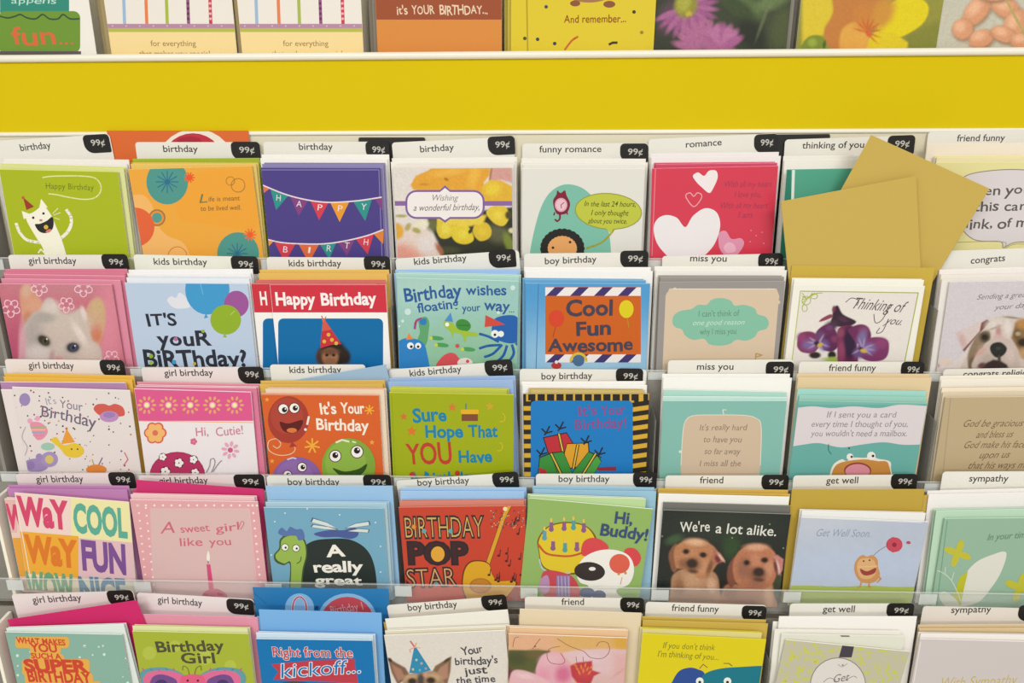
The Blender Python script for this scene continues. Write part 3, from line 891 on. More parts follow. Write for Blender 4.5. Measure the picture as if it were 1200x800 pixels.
def a_teal(A):
    A.rect(915, 190, 927, 320, '2f7f68'); A.line([(930, 197), (926, 320)], 3, 'dfe8e0')
pocket(1, 6, 'teal thinking of you card half hidden by two kraft envelopes', 'teal card under the kraft envelopes',
       D('thinking of you', (920, 163.5), (1073, 158.5), 940, 1013, 174, (1041, 1073, 158.5), 173),
       [((918, 183), (1068, 181), 'eeebe2', 'white')], [], ((922, 198.5), (1066, 196), '52a388'), a_teal, top='6cb49c')

def a_bubble(A):
    g = '8b8878'
    pts = [(1120, 255), (1119, 225), (1130, 207), (1160, 200), (1200, 199), (1240, 206), (1256, 230), (1250, 262), (1230, 281), (1190, 284), (1176, 290), (1172, 283), (1140, 280)]
    A.blob(pts, 'd9d1d2'); A.line(pts, 1, g, closed=True, smooth=True)
    A.line([(1120, 284), (1150, 283), (1178, 284), (1176, 292), (1190, 286), (1225, 287)], .8, 'a6a07c', smooth=True)
    A.text('When you', 1122, 229, 1208, 227, 11, '5c5752', wt=.012, jit=.22)
    A.text('in this card,', 1121, 248, 1216, 246, 11, '5c5752', wt=.012, jit=.22)
    A.text('think, of me', 1119, 268, 1214, 266, 11, '5c5752', wt=.012, jit=.22)
pocket(1, 7, 'pale yellow funny friend card with a big speech bubble', 'pale yellow speech bubble card',
       D('friend funny', (1088, 154), (1245, 151), 1121, 1177, 165.5, (1210, 1243, 152), 165),
       [((1087, 168), (1243, 167), 'efe3cf', 'cream'), ((1086, 175), (1243, 174), 'ece8e4', 'white')], [((1098, 184), (1246, 183), 'e8deb0')], ((1097, 190), (1246, 189), 'e3db9c'), a_bubble, top='f0e6a8')

# things behind the first row's dividers
sh = Sheet(1, -0.0299, (125, 153), (291, 153))
mb = MB(); plate(mb, rounded(-sh.w / 2, sh.w / 2, 0, sh.h, 0, 0, 0, 0), 0, 0.0005, 'd9692f')
A = Art(sh, mb); A.ell(229, 192, 45, 41, 'ece2d2'); A.ell(226, 192, 37, 36, 'c02c40'); A.ell(222, 165, 14, 5, 'a92238')
o = mb.build('header_card', M_DIV); place(o, sh); note(1, 1, o, sh.w); note(1, 0, o, sh.w)
tag(o, 'orange header card with a red disc in a white ring under the yellow panel', 'header card')
for TL, TR, s in (((420, 161), (498, 161), 'purple flag garland card'), ((884, 158), (973, 157), 'red hearts card')):
    sh = Sheet(1, -0.0318, TL, TR)
    mb = MB(); plate(mb, rounded(-sh.w / 2, sh.w / 2, 0, sh.h, 0, 0, .002, .002), 0, 0.0005, '2a2826')
    o = mb.build('pocket_divider', M_DIV); place(o, sh); note(1, 2 if TL[0] < 600 else 5, o, sh.w)
    tag(o, 'plain black divider edge at the back, upper right of the %s' % s, 'divider', 'section dividers between the cards')

# ------------------------------------------------------------------ second row
def a_kitten(A):
    P = 'P'
    b = [(15, 420, 26, 50, 10, 'b4526e', .8), (75, 332, 60, 16, 0, 'c27e88', .7), (128, 380, 14, 60, 0, 'd48494', .8),
         (P, spline([(23, 345), (26, 336), (34, 333), (42, 344), (49, 353), (52, 362), (42, 367), (34, 378), (28, 382), (25, 366)], True), 'cf967c', 2), (32, 373, 5, 10, 20, 'c47e5c', .5), (40, 358, 8, 9, -30, 'd49c80', .7), (31, 340, 5, 8, 10, 'cfa890', .7),
         (P, spline([(100, 372), (103, 358), (111, 350), (119, 352), (124, 366), (122, 386), (117, 402), (111, 404), (105, 392)], True), 'c9a07e', 2), (112, 392, 7, 12, 0, 'c8775a', .6), (114, 360, 7, 10, 0, 'c8a880', .6),
         (P, spline([(27, 384), (38, 368), (46, 363), (53, 351), (61, 350), (69, 363), (80, 369), (94, 361), (99, 364), (103, 380), (108, 398), (115, 404), (119, 416), (117, 440), (30, 440), (25, 404)], True), 'c3b3aa', 2.2),
         (40, 390, 12, 20, 10, 'aba09b', .7), (60, 362, 9, 10, 20, 'd3c5be', .6), (78, 380, 26, 14, 0, 'c8b9ac', .8), (52, 372, 12, 6, 0, 'a9a199', .6), (94, 392, 4, 17, -32, 'dccdc6', .6), (98, 367, 3, 8, -18, 'dccac6', .6), (45, 415, 14, 10, 0, 'cfc3bd', .7), (104, 418, 12, 16, 0, 'cdbcb0', .7), (68, 410, 8, 20, 8, 'c6b5ac', .8), (26, 410, 4, 30, 0, 'cf9aa6', .7),
         (51.5, 399, 9.5, 6.6, 36, '8d8378', .4), (51.5, 399, 7.6, 5, 36, '3a342c', .25), (53, 399.5, 3, 3.6, 30, '565236', .5), (53, 399.5, 1.6, 2.6, 0, '1f1c1a', .4),
         (85.5, 407, 8.8, 6.8, -4, '918882', .4), (85.5, 407, 7.2, 5.6, -4, '38353e', .25), (86, 407, 3.6, 3.6, 0, '4c5068', .5), (86, 407, 1.8, 2.4, 0, '1c1c22', .4), (61, 418, 3, 8, 6, 'b79a98', .7), (69, 420, 5, 3, 0, 'd09a9a', .6), (55, 397, .9, .9, 0, 'e4e2dc', .3), (88, 405, .9, .9, 0, 'e4e2dc', .3)]
    A.photo('c4717f', b, .03)
    for x, y, r in ((46, 337, 10), (13, 361, 11), (98, 337, 11), (78, 357, 9.5), (131, 419, 9)):
        for k in range(5):
            a = 72 * k + 20; A.ring(x + r * .52 * math.cos(R(a)), y + r * .52 * math.sin(R(a)), r * .46, r * .36, 1.2, 'efc4d0', rot=a, a0=-130, a1=130, n=10)
pocket(2, 0, 'pink girl birthday card with a photo of a white kitten', 'pink kitten card',
       D('girl birthday', (9, 298.5), (148, 298.5), 34, 90, 309, (118, 149, 297.5)),
       [((5, 315), (149, 315), 'db8098', 'pink')], [((1, 326), (141, 328), 'd98aa0'), ((5, 321), (146, 323), 'd77f97')], ((-3, 332), (131, 333), 'cf6f8b'), a_kitten, inner='e0a0b2', top='eba9ba')

def a_balloons(A):
    A.blob([(196, 352), (201, 347), (206, 349), (210, 343), (216, 346), (220, 353), (222, 360), (205, 361)], 'dcdde4')
    A.ell(243, 339, 26, 29.5, '4298ca'); A.poly([(239, 373), (241, 367), (244, 372)], '4298ca')
    A.ell(277, 356, 14.5, 15.5, '9a5596')
    A.ell(264.5, 374.5, 18, 17.5, '8fae2c'); A.poly([(261, 395), (263.5, 391), (266, 395)], '8fae2c')
    A.line([(235, 333), (238, 345)], 1, '6fb2da'); A.line([(275, 364), (270, 369)], .8, 'b7cc70')
    k = '2b2e38'
    A.text("IT'S", 172, 382, 208, 381, 13.5, k, wt=.022, jit=.12)
    A.text('youR', 186, 405, 247, 404, 16, k, wt=.025, jit=.16)
    A.dot(206, 397, 2.5, 'b46a9a'); A.dot(238, 388, 2, '8fae2c')
    A.text('BiRThday?', 169, 430, 291, 429, 19, k, wt=.025, jit=.13)
    A.dot(177, 417, 2.6, '8fae2c'); A.dot(204, 424, 2.6, '4298ca'); A.dot(177, 425, 2.4, '9bb84a'); A.dot(228, 426, 2, 'c3a83a')
pocket(2, 1, "pale blue 'It's your birthday?' card with balloons", 'pale blue balloon card',
       D('kids birthday', (156, 298), (302, 301), 180, 243, 310, (270, 302, 300), 310.5, col='e9e9dc'),
       [((150, 316), (296, 315), 'f1f0f0', 'white')], [((148, 325), (292, 326), 'e4e8ee')], ((146, 331), (290, 332), 'b8c9de'), a_balloons, top='d2deea')

def a_chimp0(A):
    A.rect(285, 320, 470, 366, 'c93440'); A.text('H', 305, 357, 314, 357, 15, 'f2ece8', wt=.03)
    A.rrect(308, 373, 440, 450, 6, '0a6aa4')
def a_chimp(A):
    A.rect(310, 326, 470, 366, 'cb3342')
    A.text('Happy', 323, 357, 369, 357, 14, 'f2ece8', wt=.03, jit=.1); A.text('Birthday', 376, 358, 441, 356, 14, 'f2ece8', wt=.03, jit=.1)
    A.rrect(326, 373, 449, 450, 6, '0a6aa4')
    b = [(390, 415, 17, 17, 0, '2a211c', .2), (376, 418, 6, 9, 0, '4a3426', .4), (405, 418, 6, 9, 0, '2c221c', .4), (387, 418, 9.5, 10, 0, 'a06f4e', .25), (387, 412, 10, 4, 0, '6e4832', .5), (383, 416, 2, 1.6, 0, '1c1614', .4), (391, 416, 2, 1.6, 0, '1c1614', .4), (387, 425, 7, 6, 0, '8e6248', .4)]
    A.photo('0a6aa4', b, .03, x0=366, x1=416, y0=395, y1=448)
    A.poly([(379, 372), (375, 408), (388, 404), (400, 403)], 'c4323c')
    A.poly([(379, 372), (377, 388), (388, 386)], 'd0584a')
    for x, y in ((385, 392), (389, 398), (380, 400), (394, 402)): A.dot(x, y, 2.2, 'd9b23a')
    A.line([(379, 377), (377, 370)], 1.4, 'e06a4a'); A.line([(379, 377), (382, 371)], 1.2, 'e06a4a')
pocket(2, 2, "red and white 'Happy Birthday' card with a chimp in a party hat", 'chimp in party hat card',
       D('kids birthday', (312, 301), (458, 302), 338, 400, 312, (426, 457, 300), 312),
       [((304, 316), (456, 316), 'e3ba62', 'yellow')], [((294, 332), (440, 332), 'f0ece8', a_chimp0, 'd06068'), ((300, 328), (452, 328), 'd2756a')], ((316, 333), (452, 333), 'f1eeea'), a_chimp, top='d8505a')

def a_sea(A):
    A.photo('9ac4bb', [(540, 430, 90, 50, 0, '8dbc9c', .7), (500, 340, 50, 20, 0, 'a6cac0', .7)], .01, .002)
    n = '2d5a96'
    A.text('Birthday', 474, 354, 541, 347, 15, n, wt=.022, jit=.16); A.text('wishes', 546, 346, 594, 345, 11.5, n, wt=.02, jit=.16)
    A.text('floating', 490, 366, 538, 360, 10.5, n, wt=.018, jit=.14); A.text('your', 542, 365, 563, 364, 8, n, wt=.016, jit=.14); A.text('way', 567, 363, 597, 365, 12.5, n, wt=.02, jit=.14)
    A.text('...', 596, 366, 603, 366, 9, n)
    A.blob([(491, 374), (499, 371), (503, 378), (502, 390), (500, 402), (493, 410), (488, 402), (492, 390), (491, 382)], '5fa06c')
    A.line([(486, 385), (488, 376), (494, 373)], 2.8, 'a24a84', smooth=True); A.blob([(492, 375), (499, 373), (499, 380), (493, 380)], '2c7cb8')
    A.blob([(466, 440), (466, 405), (470, 398), (480, 396), (494, 400), (500, 412), (501, 440)], '2d7fc0')
    A.dot(481, 405, 4, 'eef0f0'); A.dot(490, 405, 3.6, 'eef0f0'); A.dot(482, 406, 1.7, '22262c'); A.dot(490, 406, 1.6, '22262c')
    A.poly([(476, 398), (479, 390), (484, 397)], 'e8853c')
    A.ell(543, 381, 9, 7, '3f8a3c', rot=20); A.line([(537, 381), (550, 381)], 1, '2c6a30')
    A.blob([(520, 377), (526, 374), (532, 380), (538, 386), (548, 388), (558, 390), (560, 394), (548, 394), (545, 401), (541, 392), (532, 390), (531, 396), (528, 389), (522, 383)], '9dbb3a')
    A.dot(524, 380, 2.4, 'f0f0e0'); A.poly([(521, 376), (528, 366), (531, 377)], '4a8cc8')
    A.blob([(578, 394), (578, 376), (588, 370), (604, 370), (609, 380), (609, 398), (596, 402)], '2560a8')
    for p in ([(584, 400), (572, 394), (562, 391)], [(586, 404), (572, 405), (562, 408)], [(588, 404), (578, 414), (568, 418)], [(594, 405), (590, 416), (582, 424)], [(600, 404), (602, 414), (596, 424)], [(605, 402), (609, 408), (608, 418)]):
        A.line(p, 3, '2560a8', smooth=True)
    A.poly([(568, 383), (569, 369), (592, 380)], 'cc4a3e'); A.dot(580, 391, 4.6, 'e6ece8'); A.dot(587, 391, 3.6, 'e6ece8'); A.dot(580, 392, 1.6, '22262c')
    for x, y in ((512, 396), (518, 404), (549, 409)): A.ell(x, y, 8, 2.4, '4a9a58', rot=6); A.dot(x - 7, y, 2.2, 'c2cc4a')
    A.dot(536, 405, 2.4, 'c85050')
    A.blob([(512, 430), (518, 418), (528, 413), (536, 417), (540, 430)], 'cf4f56'); A.ell(545, 425, 9, 6, 'e4dad2'); A.dot(548, 423, 2, 'cf4f56')
    for x, y, q in ((601, 337, 3), (478, 365, 4), (584, 366, 2), (472, 376, 2), (468, 382, 1.5)): A.dot(x, y, q, 'c6e0d8')
pocket(2, 3, "aqua 'Birthday wishes floating your way' sea creature card", 'aqua sea creature card',
       D('kids birthday', (463, 303), (608, 293), 485, 547, 310.5, (572, 604, 292.5), 305.5, col='e9e7de'),
       [((463, 316), (609, 315), 'a4c6ea', 'light blue')], [((464, 320), (608, 323), 'a9d0c6')], ((465, 325), (608, 329), '9ac4bb'), a_sea, top='c4e2d8')

def a_cool(A):
    A.photo('5098cc', [(688, 440, 110, 55, 0, '9cc4dc', .9)], .01, .003)
    A.line([(631, 331), (628, 440)], 1, '3f7cb0')
    A.rect(639, 336, 751, 424, 'c8601e')
    for y0, y1 in ((336.5, 346.5), (415, 424.5)):
        A.rect(639, y0, 751, y1, 'e8e2e0')
        for x in range(640, 752, 28): A.poly([(x, y1), (x + 12, y1), (x + 22 if x < 720 else x + 22, y0), (x + 10, y0)], '40346c')
    k = '454050'
    A.text('Cool', 663, 370, 719, 369, 18, k, wt=.03, jit=.06); A.text('Fun', 674, 393, 717, 391, 16, k, wt=.03, jit=.1); A.text('Awesome', 643, 412, 742, 410, 14.5, k, wt=.028, jit=.14)
    A.ell(652, 373, 9, 10, 'd2452c'); A.line([(651, 383), (648, 395)], .8, 'a83a24'); A.ell(734, 362, 8.5, 10.5, 'd8c820'); A.line([(735, 372), (737, 384)], .8, 'a89a20')
    A.dot(678, 422, 7, '4a6a8c'); A.ring(678, 423, 9, 9, 3, 'd8b83a', a0=180, a1=360); A.ell(652, 428, 6, 4, 'b83a34'); A.dot(652, 424, 2, 'e8dcdc')
pocket(2, 4, "blue 'Cool Fun Awesome' boy birthday card with orange sign", "blue 'Cool Fun Awesome' card",
       D('boy birthday', (614, 297), (760, 295.5), 638, 699, 309.5, (727, 760, 293.5), 307),
       [((614, 313), (763, 313), 'f3f1ee', 'white')], [((615, 327), (757, 328), '6aa6d0')], ((616, 331.5), (762, 332), '5098cc'), a_cool, gloss=False, top='8cbcdc')

def a_cloud(A):
    A.rect(760, 320, 930, 335.5, '97928e')
    c = 'd4bfa4'
    A.poly([(785, 338), (910, 338), (913, 346), (905, 440), (776, 440), (780, 346)], c)
    y = A.y()
    for x, yy in ((786, 340), (791, 339), (797, 340), (783, 345), (907, 341), (901, 340), (911, 348), (912, 354), (782, 350)): A.dot(x, yy, 2.4, c, y=y)
    A.line([(788, 338.5), (908, 338.5)], .8, 'e8ded0')
    A.poly(spline([(788, 377), (790, 369), (798, 364), (810, 362), (818, 357), (828, 357), (834, 351), (845, 349), (856, 352), (861, 358), (872, 357), (884, 361), (888, 368), (897, 371), (901, 378), (898, 385), (889, 388), (884, 395), (874, 399), (863, 398), (855, 403), (843, 405), (831, 403), (825, 397), (812, 398), (803, 393), (799, 386), (791, 383)], True), '84bca2')
    A.text("I can't think of", 818, 371, 866, 370, 7, '5f8a74'); A.text('one good reason', 811, 381, 872, 380, 6, 'c2dcc8', sh=.35); A.text("why I miss you", 820, 392, 863, 391, 7, '5f8a74')
    A.line([(885, 424), (886, 414), (893, 416), (886, 418)], 1.4, 'b8945a'); A.ell(872, 423, 5, 1.6, '6e6456')
pocket(2, 5, "grey framed 'miss you' card with an aqua cloud", 'grey framed aqua cloud card',
       D('miss you', (776, 300), (917, 297), 808, 852, 306, (889, 920, 296.5), 306.5),
       [((767, 312), (920, 312), 'f0eee6', 'white')], [((774, 324), (919, 324), '9a9590')], ((773, 330), (920, 329), '97928e'), a_cloud, inner='b8b2aa', top='a8a29c')

def a_pansy(A):
    P = 'P'
    sp = lambda *p: spline(list(p), True)
    b = [(P, sp((975, 371), (977, 361), (982, 358), (988, 368), (1003, 376), (998, 381), (986, 383), (974, 380)), '3a2634', .9), (P, sp((960, 377), (963, 373), (973, 368), (976, 371), (968, 375)), '8a4058', .8), (977, 362, 2, 4, 10, '7a3a50', .5), (974, 382, 8, 6, -20, '4a3446', .5), (988, 374, 6, 3, 20, '4e3048', .6),
         (955, 416, 7, 4, 0, '2f2a26', .3), (975, 416, 5, 5, 0, '2a2424', .3), (980, 421, 16, 3, 0, '9ab04a', .5),
         (P, sp((956, 392), (962, 383), (972, 380), (980, 388), (982, 400), (966, 402)), '642c54', .9), (P, sp((964, 397), (974, 391), (983, 394), (982, 406), (974, 412), (962, 408)), '5a2852', .9), (972, 384, 4, 3, 0, '6c3f6a', .6), (978, 397, 4, 4, 0, '7c3a5c', .6),
         (P, sp((934, 401), (937, 391), (947, 388), (956, 391), (961, 402), (954, 413), (941, 413), (935, 408)), '7c345c', .9), (939, 395, 5, 5, 0, '8d3f6c', .6), (948, 404, 8, 6, 0, '7e6094', .7), (965, 404, 6, 6, 0, '6e5288', .7), (961, 393, 5, 5, 0, '66446e', .7)]
    for a in (150, 185, 215, 20, 60, 300): b.append((959 + 6 * math.cos(R(a)), 402 + 5 * math.sin(R(a)), 6, 1.2, a, 'a898b8', .7, .7))
    b += [(957, 402, 3.4, 3, 0, '3a2448', .5), (961, 404, 3.4, 2.2, -30, 'c8a83a', .4),
         (P, sp((982, 386), (992, 381), (1001, 384), (1004, 402), (1004, 430), (984, 430), (981, 404)), '743052', .9), (996, 402, 8, 20, 0, '33203a', .45), (986, 412, 4, 12, 0, '8a4060', .6), (985, 390, 4, 5, 0, '87445f', .6),
         (P, sp((994, 386), (1006, 380), (1016, 382), (1021, 393), (1015, 405), (1004, 402), (998, 394)), '6c2e58', .9), (1012, 386, 6, 4, 0, '7c3e66', .6),
         (P, sp((1006, 404), (1018, 396), (1032, 395), (1041, 400), (1041, 414), (1034, 422), (1018, 423), (1006, 416)), '7a3664', .9), (1033, 402, 7, 6, 0, '8a406c', .6), (1010, 396, 5, 9, 20, '7a6a98', .7), (1018, 408, 8, 6, 0, '7c649a', .7), (1006, 414, 6, 6, 0, '6a4c80', .6)]
    for a in (250, 280, 10, 40, 340, 150): b.append((1011 + 7 * math.cos(R(a)), 408 + 6 * math.sin(R(a)), 6, 1.1, a, 'a898bc', .7, .7))
    b += [(1009, 409, 3, 2.4, 0, '3a2448', .5), (1012, 411, 4, 2.2, 10, 'cbaa38', .4)]
    A.photo('e2dbd4', b, .012)
    A.poly([(920, 326), (1090, 328), (1090, 343), (920, 341)], 'ece9dd'); A.poly([(1077, 343), (1090, 343), (1075, 440), (1057, 440)], 'ece9dd'); A.poly([(924, 341), (938, 341), (926, 440), (910, 440)], 'ece9dd')
    A.line([(938, 341), (1076, 343), (1057, 440)], 1.1, 'a2aa4c'); A.line([(938, 341), (926, 440)], 1.1, 'b4bc6c')
    for q in range(5):
        A.line([(940, 343 + q * 4), (946 + q, 350 - q), (952 + q * 3, 343)], .9, 'a8b84a', smooth=True)
    A.ring(945, 352, 5, 5, .9, 'a8b84a'); A.ring(954, 347, 4, 3, .9, 'a8b84a'); A.ring(943, 361, 3, 4, .8, 'a8b84a')
    g = '554c50'
    A.text('Thinking of', 996, 361, 1056, 366, 13, g, sh=.6, wt=-.004); A.line([(991, 354), (998, 349), (1006, 352), (1004, 358)], .8, g, smooth=True)
    A.text('you.', 1036, 379, 1056, 381, 9, g, sh=.6, wt=-.004); A.line([(1040, 376), (1034, 388), (1027, 390), (1031, 384)], .8, g, smooth=True); A.line([(1024, 368), (1026, 378), (1034, 374), (1044, 356)], .8, g, smooth=True)
pocket(2, 6, "white 'Thinking of you' card with purple pansies", 'purple pansy card', None,
       [((928, 311), (1096, 314), 'c8ac48', 'kraft'), ((931, 318), (1092, 320), 'c3a540', 'second kraft', 'kraft envelope nearest to the purple pansy card')], [((931, 327), (1083, 328), 'f1efe2')], ((930, 333), (1084, 335), 'e6e2da'), a_pansy, top='f4f2e8')
# the two kraft envelopes that slipped upward
def loose_env(n, TL, TR, hpx, desc):
    sh = Sheet(2, n, TL, TR, height=hpx * 0.00098)
    mb = MB(); envelope_body(mb, sh.w, sh.h, 'c6aa57')
    o = mb.build('envelope', M_ENV); place(o, sh); tag(o, desc, 'envelope', 'envelopes standing behind the cards')
loose_env(-0.0142, (915, 236), (1074, 206), 124, 'front of two loose kraft envelopes sticking up, tilted to the left')
loose_env(-0.0205, (1021, 158), (1160, 221), 126, 'rear of two loose kraft envelopes sticking up, tilted steeply to the right')

def a_bulldog(A):
    P = 'P'
    b = [(P, [(1090, 436), (1100, 428), (1116, 427), (1134, 409), (1140, 440), (1090, 440)], 'd9cec9', 3), (1096, 427, 5, 3, 20, 'ad6a60', .5), (1108, 424, 8, 4, 0, 'dcc8b8', .7),
         (P, spline([(1133, 440), (1134, 414), (1141, 398), (1147, 384), (1155, 375), (1168, 371), (1184, 369), (1197, 374), (1212, 372), (1228, 380), (1240, 400), (1242, 440)], True), 'cdbfb5', 1.6),
         (P, [(1120, 390), (1136, 382), (1152, 374), (1150, 384), (1143, 394), (1131, 411), (1126, 407)], 'd2c2bd', 1.4), (1128, 399, 4, 9, -20, 'c8aaa6', .7),
         (P, [(1148, 388), (1150, 378), (1157, 374), (1160, 377), (1152, 386), (1146, 392), (1130, 412), (1128, 410)], '7c4c40', 1),
         (P, spline([(1143, 395), (1150, 389), (1159, 387), (1160, 397), (1152, 405), (1142, 420), (1136, 432), (1134, 416)], True), '8b7760', 1.6), (1154, 395, 6, 6, 0, '4e4232', .5), (1154, 395, 3.4, 3, 0, '2a2620', .5), (1138, 426, 3, 8, 10, '6e5c48', .6), (1150, 408, 4, 5, 30, 'a08c74', .6),
         (1166, 380, 10, 6, -10, 'd8cec6', .7), (1170, 388, 3, 7, 0, 'b88c86', .7), (1166, 384, 8, 1.2, -20, 'b0a092', .7), (1181, 384, 4, 9, 0, 'ddd2ca', .7), (1186, 372, 9, 1.2, 6, '8f8880', .7), (1170, 397, 6, 5, 0, 'd0a8a6', .7),
         (P, [(1190, 378), (1204, 373), (1230, 380), (1230, 420), (1200, 420), (1192, 408), (1185, 396)], '8a6a46', 2), (1198, 379, 7, 6, 0, 'b5854c', .6), (1192, 392, 4, 6, 0, '6a5438', .5), (1199, 401, 7, 5, 0, '33291f', .5), (1193, 391, 3, 2.4, 0, 'b09c80', .6), (1200, 414, 6, 6, 0, 'b89468', .6),
         (P, spline([(1139, 430), (1148, 412), (1158, 400), (1172, 396), (1186, 400), (1192, 414), (1194, 432), (1165, 436)], True), 'c5b4aa', 1.6), (1150, 412, 7, 3, -40, 'cda49a', .7), (1184, 416, 5, 10, 0, 'd0bcb4', .7), (1158, 420, 8, 6, -20, 'b8a89c', .7),
         (P, spline([(1160, 407), (1164, 402), (1173, 401), (1180, 408), (1176, 416), (1168, 419), (1162, 414)], True), '2a2b28', 1), (1170, 408, 3, 2, 0, '3e403c', .6),
         (P, [(1146, 434), (1154, 426), (1164, 421), (1172, 422), (1180, 427), (1184, 436), (1150, 438)], '3c302e', 1.6), (1150, 428, 5, 3, -30, '6a4448', .6), (1171, 420, 2, 4, 0, '4a403c', .6)]
    A.photo('cfc8cc', b, .03)
    A.text('Sending a great big', 1144, 351, 1218, 347, 6, '6e6468', sh=.4, jit=.1, wt=-.004); A.text('your day', 1165, 363, 1204, 360, 6, '6e6468', sh=.4, jit=.1, wt=-.004)
pocket(2, 7, 'pale lavender congratulations card with a bulldog puppy photo', 'bulldog puppy card',
       D('congrats', (1102, 294), (1250, 289), 1137, 1178, 309, (1215, 1249, 290), 305.5),
       [((1101, 316), (1250, 311), 'f1ece6', 'white')], [((1104, 327), (1248, 324), 'e8e2dc'), ((1103, 322), (1249, 319), 'eee6da')], ((1113, 330), (1252, 328), 'cfc8cc'), a_bulldog, top='e2dee0')

# ------------------------------------------------------------------ third row
def a_confetti(A):
    rr = random.Random(3)
    y = A.y()
    cols = ('4c4a58', 'b04a6a', '7a5a8c', 'c88a3a', '5a7a5a', '4a4a4a')
    for k in range(120):
        x, yy = rr.uniform(14, 156), rr.uniform(457, 560)
        A.dot(x, yy, rr.uniform(.6, 1.2), cols[k % 6], y=y)
    A.ell(29, 468, 6.5, 7.5, '9a86b4'); A.ell(13, 478, 5, 7, 'a09aa0')
    A.text("It's", 54, 474, 67, 473, 8, '9c96a4', jit=.2); A.text('Your', 70, 478, 97, 481, 10, '7a6f86', jit=.2)
    A.text('Birthday', 47, 487, 112, 501, 13, '6f6478', jit=.16, wt=.006)
    A.blob([(110, 480), (113, 474), (122, 473), (128, 475), (135, 473), (144, 477), (146, 486), (138, 488), (120, 488)], 'cd5c52')
    A.ell(128, 488, 11, 6.5, 'b78ab8'); A.ell(128, 486, 7, 3.5, '9b7cb4')
    A.blob([(35, 497), (43, 494), (52, 498), (56, 506), (50, 514), (42, 514)], 'e08fa4')
    for q in range(4): A.line([(36 + q, 500 + q * 3.4), (54 - q, 500 + q * 3.4)], 1.6, ('8fb47a', 'e6c65a', '86a6cc', 'd98aa6')[q])
    A.dot(35, 493, 3, 'e4a0bc'); A.dot(44, 490, 3, 'e4a0bc')
    A.blob([(60, 516), (66, 512), (74, 521), (88, 519), (97, 524), (98, 531), (90, 536), (78, 534), (70, 525)], 'e2c03a')
    A.poly([(72, 520), (78, 502), (88, 518)], 'e39a38'); A.dot(78, 502, 1.6, 'd2783a')
    A.dot(84, 526, 1, '5a4a2a'); A.dot(91, 526, 1, '5a4a2a')
    A.ell(56, 523, 8, 4.5, '9cc2ae')
    A.ell(42, 545, 15, 8, '9c86b4'); A.ell(58, 538, 10, 9, 'a48fba'); A.ell(58, 538, 5, 5, 'd2bd6a'); A.ell(36, 545, 5, 5, '8d78a8'); A.dot(46, 535, 4, '9c86b4')
    A.ell(113, 550, 12, 6, 'd9843c'); A.line([(116, 544), (120, 536)], 1.4, '7a6f86'); A.line([(110, 544), (108, 538)], 1.2, 'b0a46a')
    A.line([(30, 500), (26, 512), (32, 524), (28, 536)], .8, 'b0a0bc', smooth=True)
    A.line([(146, 530), (150, 538), (145, 545)], 1.4, 'd2707a')
pocket(3, 0, 'white confetti birthday card with a pastel cake and butterflies', 'white pastel confetti card',
       D('girl birthday', (5, 420.5), (144, 422), 34, 87, 431.5, (116, 146, 421.5), 432, col='e9dfd8'),
       [((5, 437), (157, 440), 'e6b84f', 'yellow')], [((1, 456), (148, 457), 'e4dad6'), ((0, 447), (147, 448), 'b186ae')], ((14, 453), (152, 457), 'e0d6d2'), a_confetti, top='efe8e4')

def a_ladybug(A):
    A.rect(150, 440, 310, 493, 'd8598c'); A.line([(156, 493), (298, 495)], 1, 'e6a868')
    for x in (172, 197.5, 223, 249, 275):
        y = A.y()
        for k in range(10):
            a = R(36 * k); A.ell(x + 8.6 * math.cos(a), 474.5 + 8.2 * math.sin(a), 2.6, 1.6, 'dfa06e', rot=36 * k, n=8, y=y)
        A.dot(x, 474.5, 4, 'e0a0a8'); A.dot(x, 474.5, 2.6, 'f3e4a8')
    A.flower(182, 507, 13, 'd5604c', None, 6, .46); A.flower(182, 507, 11.3, 'ebb56c', 'd5705c', 6, .42)
    A.text('Hi,', 229, 511, 245, 510, 10, 'cc7a96', sh=.15); A.text('Cutie!', 253, 511, 286, 508, 10, 'cc7a96', sh=.15)
    A.flower(227, 517, 4, 'd2698e', None, 5)
    for k in range(8):
        a = R(45 * k + 10); A.ell(270 + 7.4 * math.cos(a), 527 + 7.4 * math.sin(a), 3.2, 1.8, 'e0a2b8', rot=45 * k + 10, n=10)
    A.dot(270, 527, 3, 'cc5a84')
    A.ell(208, 557, 32.5, 28, 'a02850'); A.ell(208, 557, 31.4, 27, 'b23460')
    for x, y, r in ((210, 542, 5.8), (191, 535, 4.6), (194, 552, 6), (227, 538, 5), (229, 553, 5), (212, 560, 5)):
        A.dot(x, y, r, '2a2424'); A.flower(x, y, r * .9, 'eee6e2', None, 5)
    A.line([(242, 553), (246, 545), (247, 538), (251, 537), (252, 543), (248, 553)], .9, '8a8088', smooth=True); A.line([(250, 552), (256, 543), (260, 539)], .9, '8a8088', smooth=True)
pocket(3, 1, "white and pink 'Hi, Cutie!' card with a ladybug", "'Hi, Cutie!' ladybug card",
       D('girl birthday', (165, 430.5), (307, 429.5), 193, 250, 440.5, (278, 308, 429.5), 440, col='e9e0dc'),
       [((160, 447), (304, 450), 'e597a4', 'pink')], [((160, 452), (300, 454), 'da7a9a')], ((157, 455), (294, 459), 'e6dfe0'), a_ladybug, top='ecd6dc')

